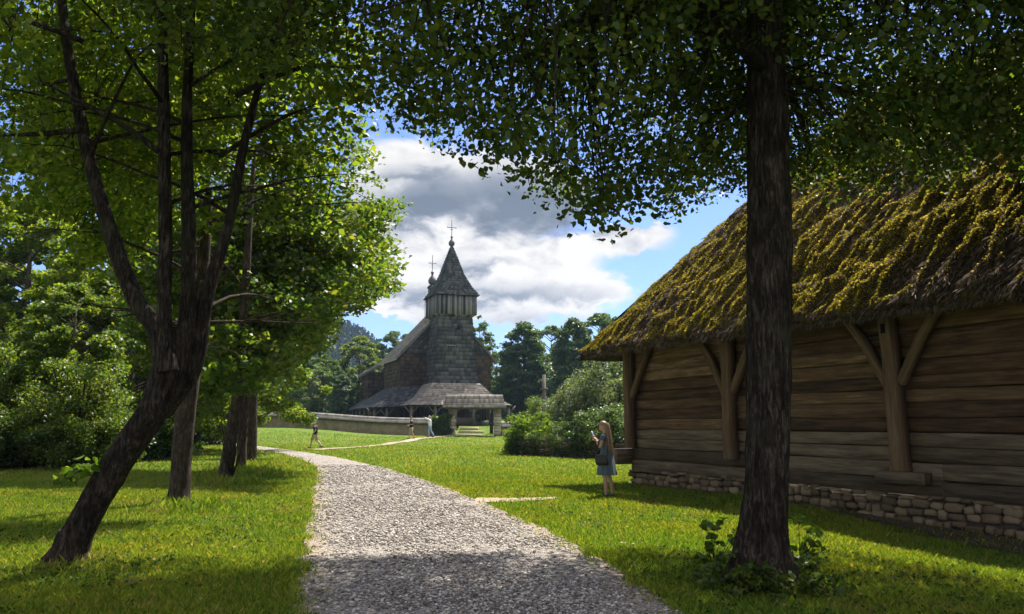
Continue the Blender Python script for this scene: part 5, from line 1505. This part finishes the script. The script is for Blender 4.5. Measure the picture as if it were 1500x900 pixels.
# broad leaved weeds in the lawn
q = []
for px, py, sd, k in ((60, 850, .6, 260), (140, 845, .5, 160), (300, 740, .4, 120), (370, 690, .6, 160), (1010, 845, .5, 160), (1230, 860, .8, 260), (1400, 860, .9, 260), (900, 740, 1.6, 160), (260, 830, 1.2, 160), (350, 790, 1.3, 140)):
    p0 = onground(px, py); w_ = p0[:2] + rng.normal(size=(k, 2)) * sd; q.append(w_)
xx, yy = sample_field(9000, 5, 22); kk = fbm(xx * .7, yy * .7, 3, 44) > .56; q.append(np.stack([xx[kk], yy[kk]], 1))
q = np.concatenate(q); k = ~in_road(q[:, 0], q[:, 1], .1) & (barn_st(q[:, 0], q[:, 1])[1] > .3); q = q[k]
C = np.stack([q[:, 0], q[:, 1], gz(q[:, 0], q[:, 1]) + .03 + .05 * rng.random(len(q))], 1)
tag(leaf_obj('lawn_weeds', clump_leaves(C, .05, 4, .5), .030, M['shrub_leaf'], None, True, up=1.0), 'small broad leaved weeds scattered in the lawn', 'weeds', kind='stuff')

# fallen leaves
x, y = sample_field(2600, 5, 24); k = (barn_st(x, y)[1] > .2) & (rng.random(len(x)) < np.where(in_road(x, y), .12, .55)); x, y = x[k], y[k]
m, nt, out = newmat('dry_leaf'); principled(nt, out, ramp(nt, island(nt), [(0, (.09, .05, .02)), (.5, (.20, .13, .05)), (1, (.32, .25, .09))]), .8, .2); M['dry_leaf'] = m
tag(leaf_obj('fallen_leaves', np.stack([x, y, gz(x, y) + np.where(in_road(x, y), .085, .05)], 1), .038, M['dry_leaf'], None, True, up=2.2), 'dry fallen leaves scattered over the lawn and gravel', 'leaves', kind='stuff')
# ------------------------------------------------------------------ people
def skin_mesh(verts, edges, radii, roots, subdiv=2):
    me = bpy.data.meshes.new('tmp'); me.from_pydata([tuple(v) for v in verts], edges, []); me.update()
    o = bpy.data.objects.new('tmp', me); COL.objects.link(o)
    md = o.modifiers.new('skin', 'SKIN'); md.use_smooth_shade = True; md.branch_smoothing = .4
    sv = me.skin_vertices[0].data
    for i, r_ in enumerate(radii):
        sv[i].radius = r_ if isinstance(r_, tuple) else (r_, r_)
    for i in roots: sv[i].use_root = True
    ss = o.modifiers.new('sub', 'SUBSURF'); ss.levels = subdiv; ss.render_levels = subdiv
    dg = bpy.context.evaluated_depsgraph_get(); dg.update()
    ev = o.evaluated_get(dg); m2 = bpy.data.meshes.new_from_object(ev)
    V = np.array([v.co[:] for v in m2.vertices]); Fc = [list(p.vertices) for p in m2.polygons]
    bpy.data.objects.remove(o); bpy.data.meshes.remove(me); bpy.data.meshes.remove(m2)
    return V, Fc
def head_mesh(c, tilt, yaw, s=1.0):
    """head with brow, eye hollows, nose, mouth, chin and ears; looks along +Y before turning"""
    bm = bmesh.new(); bmesh.ops.create_uvsphere(bm, u_segments=28, v_segments=20, radius=1)
    V = np.array([v.co[:] for v in bm.verts]); Fc = [[v.index for v in f.verts] for f in bm.faces]; bm.free()
    x, y, z = V.T.copy()
    f_ = np.maximum(0, y) ** 1.2
    V[:, 0] *= .074 * (1 - .28 * np.maximum(0, -z) ** 1.3); V[:, 1] *= .094 * (1 - .12 * np.maximum(0, -z)); V[:, 2] *= .115
    V[:, 1] += .018 * np.maximum(0, -z) ** 2 * (y > -.2)
    g2 = lambda cx, cz, wx, wz: np.exp(-((x - cx) / wx) ** 2 - ((z - cz) / wz) ** 2) * f_
    V[:, 1] += .026 * g2(0, -.22, .16, .20) + .010 * g2(0, -.02, .12, .2) - .012 * g2(.36, .04, .2, .13) - .012 * g2(-.36, .04, .2, .13)
    V[:, 1] += .006 * g2(0, .22, .6, .12) + .008 * g2(0, -.52, .25, .07) - .005 * g2(0, -.60, .3, .04) + .010 * g2(0, -.84, .3, .14)
    ear = np.exp(-((z + .02) / .22) ** 2 - ((y + .08) / .16) ** 2); V[:, 0] += np.sign(x) * .016 * ear * (np.abs(x) > .7)
    V *= s
    Mx = Matrix.Rotation(yaw, 3, 'Z') @ Matrix.Rotation(tilt, 3, 'X')
    return V @ np.array(Mx).T + np.array(c), Fc, np.array(Mx)
def hand_chain(wr, d, side, palm_n, curl, V, E, Rr, roots):
    """palm and five unequal bent fingers, rooted inside the wrist"""
    d = unit(np.array(d, float)); palm_n = unit(np.array(palm_n, float)); ac = unit(np.cross(d, palm_n)) * side
    b = len(V); V.append(wr); Rr.append((.022, .018)); V.append(wr + d * .045); Rr.append((.033, .016)); V.append(wr + d * .085); Rr.append((.034, .014)); E += [(b, b + 1), (b + 1, b + 2)]; roots.append(b)
    for k, (off, ln) in enumerate(((.028, .068), (.010, .078), (-.009, .072), (-.027, .056))):
        c = len(V); p = wr + d * .075 + ac * off; roots.append(c)
        q1 = p + d * ln * .45 + palm_n * ln * .12 * curl; d2 = unit(d + palm_n * .9 * curl); q2 = q1 + d2 * ln * .35; d3 = unit(d + palm_n * 2.2 * curl); q3 = q2 + d3 * ln * .28
        V += [p, q1, q2, q3]; Rr += [.0095, .009, .0082, .007]; E += [(c, c + 1), (c + 1, c + 2), (c + 2, c + 3)]
    c = len(V); p = wr + d * .028 + ac * .024; q1 = p + (d * .6 + ac * .8) * .035; q2 = q1 + unit(d + palm_n * .6 * curl + ac * .2) * .03; q3 = q2 + unit(d + palm_n * curl) * .022
    V += [p, q1, q2, q3]; Rr += [.012, .011, .010, .008]; E += [(c, c + 1), (c + 1, c + 2), (c + 2, c + 3)]; roots.append(c)

def person(loc, face, H, label, group, hips, knees, ankles, elbows, wrists, hand_d, palm_n, curl, head_tilt, head_yaw, lean=0, female=False):
    """joints in metres for a 1.65 m figure, facing +Y, x to the figure's right"""
    sh = .155 if female else .185
    V, E, Rr, roots = [], [], [], [0]
    def add(p, r_, par=None):
        V.append(np.array(p, float)); Rr.append(r_)
        if par is not None: E.append((par, len(V) - 1))
        return len(V) - 1
    ly = lambda z: lean * (z - .9)
    pel = add((0, 0, .93), (.135, .10)); sp = add((0, ly(1.08), 1.08), (.115, .085), pel); ch = add((0, ly(1.24), 1.24), (.135 if not female else .12, .092), sp)
    nb = add((0, ly(1.37), 1.375), (.07, .06), ch); nk = add((0, ly(1.45) + .01, 1.45), .047, nb); hd = add((0, ly(1.52) + .02, 1.53), .055, nk)
    for i, sg in enumerate((-1, 1)):
        h_ = add((sg * .092, 0 + hips[i][1], .87 + hips[i][2]), (.088, .092), pel)
        m_ = add((np.array(V[h_]) * .5 + np.array(knees[i]) * .5), .072, h_)
        k_ = add(knees[i], .052, m_); ca = add(np.array(knees[i]) * .62 + np.array(ankles[i]) * .38 + np.array([0, -.015, 0]), .050, k_); an = add(ankles[i], .033, ca)
        hl = add(np.array(ankles[i]) + np.array([0, .02, -.045]), (.034, .03), an); add(np.array(ankles[i]) + np.array([sg * .015, .14, -.062]), (.032, .02), hl)
    wr_i = []
    for i, sg in enumerate((-1, 1)):
        s_ = add((sg * sh, ly(1.35), 1.355), (.052, .055), nb); m_ = add(np.array(V[s_]) * .5 + np.array(elbows[i]) * .5, .043, s_)
        e_ = add(elbows[i], .035, m_); f_ = add(np.array(elbows[i]) * .65 + np.array(wrists[i]) * .35, .036, e_); w_ = add(wrists[i], .024, f_); wr_i.append(w_)
    for i, sg in enumerate((-1, 1)):
        hand_chain(np.array(wrists[i], float), hand_d[i], -sg if i == 0 else -sg, palm_n[i], curl[i], V, E, Rr, roots)
    Vb, Fb = skin_mesh(V, E, Rr, roots)
    hc = np.array([0, ly(1.56) + .035, 1.565 if not female else 1.55])
    Vh, Fh, Mx = head_mesh(hc, head_tilt, head_yaw)
    mb = MB(); mb.poly(Vb, Fb); mb.poly(Vh, Fh)
    o = mb.build('person', M['skin'], None, True, loc=(0, 0, 0))
    s = H / 1.68; o.scale = (s, s, s); o.rotation_euler = (0, 0, face); o.location = (float(loc[0]), float(loc[1]), float(loc[2]))
    tag(o, label, 'person', group)
    for sg in (-1, 1):
        ey = MB(); ey.lathe(hc + Mx @ np.array([sg * .027, .080, .006]), [(.001, -.007), (.008, 0), (.001, .007)], 8)
        e_o = ey.build('eye', M['dark_hair'], None, True, loc=(0, 0, 0)); e_o.parent = o
    return o, hc, Mx
def child(o, mb, name, mat, smooth=True):
    c = mb.build(name, mat, None, smooth, loc=(0, 0, 0)); c.parent = o; return c
def rings(mb, spec, n=24, fold=0, seed=0, cap=True):
    """spec: (cx,cy,z,rx,ry)"""
    th = np.arange(n) * 2 * math.pi / n; P = []
    for i, (cx, cy_, z, rx, ry) in enumerate(spec):
        w_ = 1 + fold * (i / (len(spec) - 1)) * np.sin(th * 9 + seed + 1.3 * np.sin(th * 2))
        P.append(np.stack([cx + rx * w_ * np.cos(th), cy_ + ry * w_ * np.sin(th), np.full(n, z)], 1))
    b = mb.n; mb.grid(np.array(P), closed=True)
    if cap:
        mb.f.append([b + (len(spec) - 1) * n + j for j in range(n)]); mb.u.extend([(0, 0)] * n)
        mb.f.append([b + j for j in reversed(range(n))]); mb.u.extend([(0, 0)] * n)
def limb_sleeve(mb, pts, rad): mb.tube(pts, rad, 12)
def hair_cap(mb, hc, Mx, s=1.0, back=.0):
    bm = bmesh.new(); bmesh.ops.create_uvsphere(bm, u_segments=24, v_segments=16, radius=1)
    V = np.array([v.co[:] for v in bm.verts]); Fc = [[v.index for v in f.verts] for f in bm.faces]; bm.free()
    keep = lambda f: np.mean(V[f][:, 2]) > (.28 + .75 * np.mean(V[f][:, 1])) - .25
    W = V * np.array([.083, .104, .125]) * s * (1 + .02 * np.sin(V[:, :1] * 30)) + np.array([0, -.006, .004])
    mb.poly(W @ Mx.T + hc, [f for f in Fc if keep(f)])

# woman by the barn
wp = onground(889, 729); wp[2] = float(gz(wp[0], wp[1]))
wo, hc, Mx = person(wp, R(68), 1.64, 'woman with long fair hair in blue grey dress looking at her phone by the barn', None,
    [(0, 0, 0), (0, 0, 0)], [(-.075, .03, .48), (.085, -.03, .48)], [(-.06, .0, .085), (.10, -.10, .085)],
    [(-.225, .07, 1.09), (.205, .06, 1.10)], [(-.09, .20, 1.27), (.06, .20, 1.26)], [(.25, .75, .6), (-.3, .75, .55)], [(.8, .3, .4), (-.8, .3, .4)], [.8, .8], R(-22), R(4), .02, True)
d = MB()
rings(d, [(0, .012, 1.375, .105, .075), (0, .012, 1.33, .150, .098), (0, .01, 1.25, .148, .118), (0, .005, 1.12, .140, .112), (0, 0, 1.02, .150, .125), (0, 0, .90, .185, .155), (0, 0, .75, .215, .185), (0, 0, .60, .24, .21), (0, 0, .50, .255, .225)], 72, .055, 1, False)
rings(d, [(0, 0, .52, .235, .205), (0, 0, .50, .25, .22)], 72, .03, 1, False)
for sg in (-1, 1): limb_sleeve(d, [(sg * .11, .01, 1.355), (sg * .165, .015, 1.345), (sg * .20, .03, 1.25)], [.06, .068, .062])
child(wo, d, 'dress', M['denim'])
h = MB(); hair_cap(h, hc, Mx, 1.04)
th = np.linspace(-2.75, -.39, 30)      # long hair over the back
P = []
for z, rx, ry, cy_ in ((1.64, .06, .075, .02), (1.60, .085, .105, .02), (1.52, .100, .118, .018), (1.42, .125, .125, .01), (1.30, .150, .135, 0), (1.18, .150, .135, -.004), (1.08, .135, .14, -.01), (1.00, .105, .14, -.02), (.94, .06, .14, -.03)):
    k = 1 + .045 * np.sin(th * 17 + z * 3) * (1.7 - z)
    P.append(np.stack([rx * k * np.cos(th), cy_ + ry * k * np.sin(th), np.full(30, z) + .02 * np.sin(th * 5) * (1.64 - z)], 1))
P = np.array(P); h.grid(P); Pin = P.copy(); Pin[:, :, 1] += .035; Pin[:, :, 0] *= .9; h.grid(Pin[:, ::-1])
for sg, e_ in ((0, 0), (1, 29)):
    h.grid(np.stack([P[:, e_], Pin[:, e_]], 1))
h.grid(np.stack([P[-1], Pin[-1]], 0))
child(wo, h, 'hair', M['hair'])
sM = np.array(wo.matrix_basis if False else Matrix.LocRotScale(wo.location, wo.rotation_euler, wo.scale))
def w2(p): return (sM @ np.array([*p, 1.0]))[:3]
ph = empty('phone', w2((-.01, .265, 1.35)), 'small phone in the hands of the woman by the barn', 'phone')
mb = MB(); a_ = np.array(w2((-.045, .275, 1.32))); ex = np.array(w2((.035, .275, 1.32))) - a_; ez = np.array(w2((-.045, .32, 1.455))) - a_; ey = np.array(w2((-.045, .283, 1.3175))) - a_
mb.box(a_, ex, ey, ez); mb.build('case', M['phone'], ph)
bag = empty('shoulder_bag', w2((-.22, .02, .80)), 'black shoulder bag hanging at the hip of the woman by the barn', 'bag')
mb = MB(); P = []
for z, dx, dy in ((.72, .035, .12), (.73, .05, .14), (.80, .055, .15), (.90, .045, .14), (.95, .03, .125), (.955, .01, .11)):
    t_ = np.arange(16) * 2 * math.pi / 16
    P.append([w2((-.285 + dx * np.sign(math.cos(q)) * abs(math.cos(q)) ** .6, .02 + dy * np.sign(math.sin(q)) * abs(math.sin(q)) ** .6 + .12 * (z - .8), z)) for q in t_])
mb.grid(np.array(P), closed=True); mb.face([P[0][j] for j in range(16)][::-1]); mb.face([P[-1][j] for j in range(16)])
mb.build('pouch', M['bag_black'], bag, True)
mb = MB(); mb.tube([w2(p) for p in ((-.29, .13, .94), (-.26, .13, 1.08), (-.185, .10, 1.26), (-.12, .02, 1.40), (-.15, -.10, 1.28), (-.23, -.10, 1.08), (-.29, -.09, .93))], [.011] * 7, 6)
mb.build('strap', M['bag_black'], bag)

GP = 'walkers near the churchyard wall'
def shoes(o, ank, name='shoe'):
    for a_ in ank:
        m_ = MB(); a_ = np.array(a_); m_.tube([a_ + np.array([0, -.05, -.05]), a_ + np.array([0, .02, -.048]), a_ + np.array([0, .12, -.06]), a_ + np.array([0, .19, -.068])], [.036, .046, .042, .022], 10)
        child(o, m_, name, M['shoe'])
def shirt(o, mat, lean, elb, long=False, wr=None):
    m_ = MB(); ly = lambda z: lean * (z - .9)
    rings(m_, [(0, ly(1.40), 1.405, .09, .075), (0, ly(1.36), 1.365, .165, .10), (0, ly(1.27), 1.27, .185, .125), (0, ly(1.12), 1.12, .165, .12), (0, ly(.98), .98, .165, .125), (0, 0, .86, .172, .132)], 28, .02, 1)
    for i, sg in enumerate((-1, 1)):
        s_ = np.array([sg * .165, ly(1.35), 1.345]); e_ = np.array(elb[i])
        if long: limb_sleeve(m_, [s_, s_ * .5 + e_ * .5, e_, e_ * .2 + np.array(wr[i]) * .8], [.07, .062, .052, .042])
        else: limb_sleeve(m_, [s_, s_ * .45 + e_ * .55, s_ * .3 + e_ * .7], [.068, .066, .066])
    child(o, m_, 'shirt', mat)
def legs_cloth(o, name, mat, kn, an, to):
    m_ = MB(); rings(m_, [(0, 0, .98, .15, .115), (0, 0, .90, .165, .13), (0, 0, .82, .165, .13)], 24)
    for i, sg in enumerate((-1, 1)):
        h_ = np.array([sg * .085, 0, .87]); k_ = np.array(kn[i]); a_ = np.array(an[i])
        if to == 'knee': limb_sleeve(m_, [h_, h_ * .5 + k_ * .5, h_ * .12 + k_ * .88], [.105, .098, .088])
        else: limb_sleeve(m_, [h_, h_ * .5 + k_ * .5, k_, k_ * .5 + a_ * .5, a_ + np.array([0, 0, -.02])], [.105, .09, .072, .066, .058])
    child(o, m_, name, mat)

def walker(px, py, Y, face, H, label, kn, an, elb, wr, hd, pn, cur, tilt, lean, dressing):
    x_ = px_x(px, Y); o, hc, Mx = person((x_, Y, float(gz(x_, Y)) + .03), face, H, label, GP, [(0, 0, 0), (0, 0, 0)], kn, an, elb, wr, hd, pn, cur, tilt, 0, lean)
    dressing(o, hc, Mx, kn, an, elb, wr); return o
kn1, an1 = [(-.09, .22, .50), (.09, -.06, .48)], [(-.09, .30, .10), (.09, -.42, .15)]
eb1, wr1 = [(-.25, -.12, 1.12), (.23, .03, 1.10)], [(-.22, .06, .93), (.06, .22, 1.16)]
def dr1(o, hc, Mx, kn, an, elb, wr):
    shirt(o, M['black_cloth'], .04, elb); legs_cloth(o, 'shorts', M['khaki_cloth'], kn, an, 'knee'); shoes(o, an)
    m_ = MB(); hair_cap(m_, hc, Mx, 1.0); child(o, m_, 'hair', M['dark_hair'])
walker(463, 657, 50.0, R(75), 1.62, 'person in black t-shirt and khaki shorts striding alone, left of the other walkers', kn1, an1, eb1, wr1, [(0, .3, -.9), (-.6, .6, .4)], [(.9, 0, 0), (0, -.3, .9)], [.4, .5], R(-6), .04, dr1)
kn2, an2 = [(-.09, -.02, .48), (.09, .12, .49)], [(-.09, -.22, .11), (.09, .14, .09)]
eb2, wr2 = [(-.24, -.05, 1.10), (.24, -.02, 1.10)], [(-.12, .22, 1.10), (.16, .20, 1.02)]
def dr2(o, hc, Mx, kn, an, elb, wr):
    shirt(o, M['black_cloth'], .03, elb); legs_cloth(o, 'shorts', M['khaki_cloth'], kn, an, 'knee'); shoes(o, an)
    m_ = MB(); hair_cap(m_, hc, Mx, 1.02); child(o, m_, 'hair', M['dark_hair'])
walker(603, 647, 64.5, R(110), 1.72, 'person in black top and beige shorts walking beside the one in blue jeans', kn2, an2, eb2, wr2, [(.4, .8, .1), (-.2, .9, -.1)], [(.3, 0, .9), (-.3, 0, .9)], [.6, .6], R(-10), .03, dr2)
kn3, an3 = [(-.09, .10, .49), (.09, -.08, .48)], [(-.09, .08, .09), (.09, -.32, .13)]
eb3, wr3 = [(-.30, .18, 1.42), (.23, .0, 1.10)], [(-.20, .42, 1.56), (.10, .22, 1.12)]
def dr3(o, hc, Mx, kn, an, elb, wr):
    shirt(o, M['white_cloth'], .05, elb, True, wr); legs_cloth(o, 'trousers', M['jeans'], kn, an, 'ankle'); shoes(o, an)
    m_ = MB(); hair_cap(m_, hc, Mx, 1.04); child(o, m_, 'hair', M['hair'])
walker(630, 643, 66.5, R(95), 1.74, 'person in pale shirt and blue jeans with one arm raised forward by the ivy', kn3, an3, eb3, wr3, [(.1, 1, .1), (-.5, .7, .2)], [(0, 0, -1), (-.3, 0, .9)], [.1, .6], R(-4), .05, dr3)
shoes(wo, [(-.06, .0, .085), (.10, -.10, .085)])

# ------------------------------------------------------------------ summer haze
m, nt, out = newmat('haze')
pv = nt.nodes.new('ShaderNodeVolumePrincipled'); pv.inputs['Color'].default_value = (.50, .70, 1, 1); pv.inputs['Density'].default_value = .00019; pv.inputs['Anisotropy'].default_value = .25
nt.links.new(pv.outputs[0], out.inputs['Volume'])
mb = MB(); mb.box((-520, -45, -4), (1040, 0, 0), (0, 745, 0), (0, 0, 104))
tag(mb.build('haze', m), 'thin blue summer haze in the air towards the far hill', 'haze', kind='stuff')
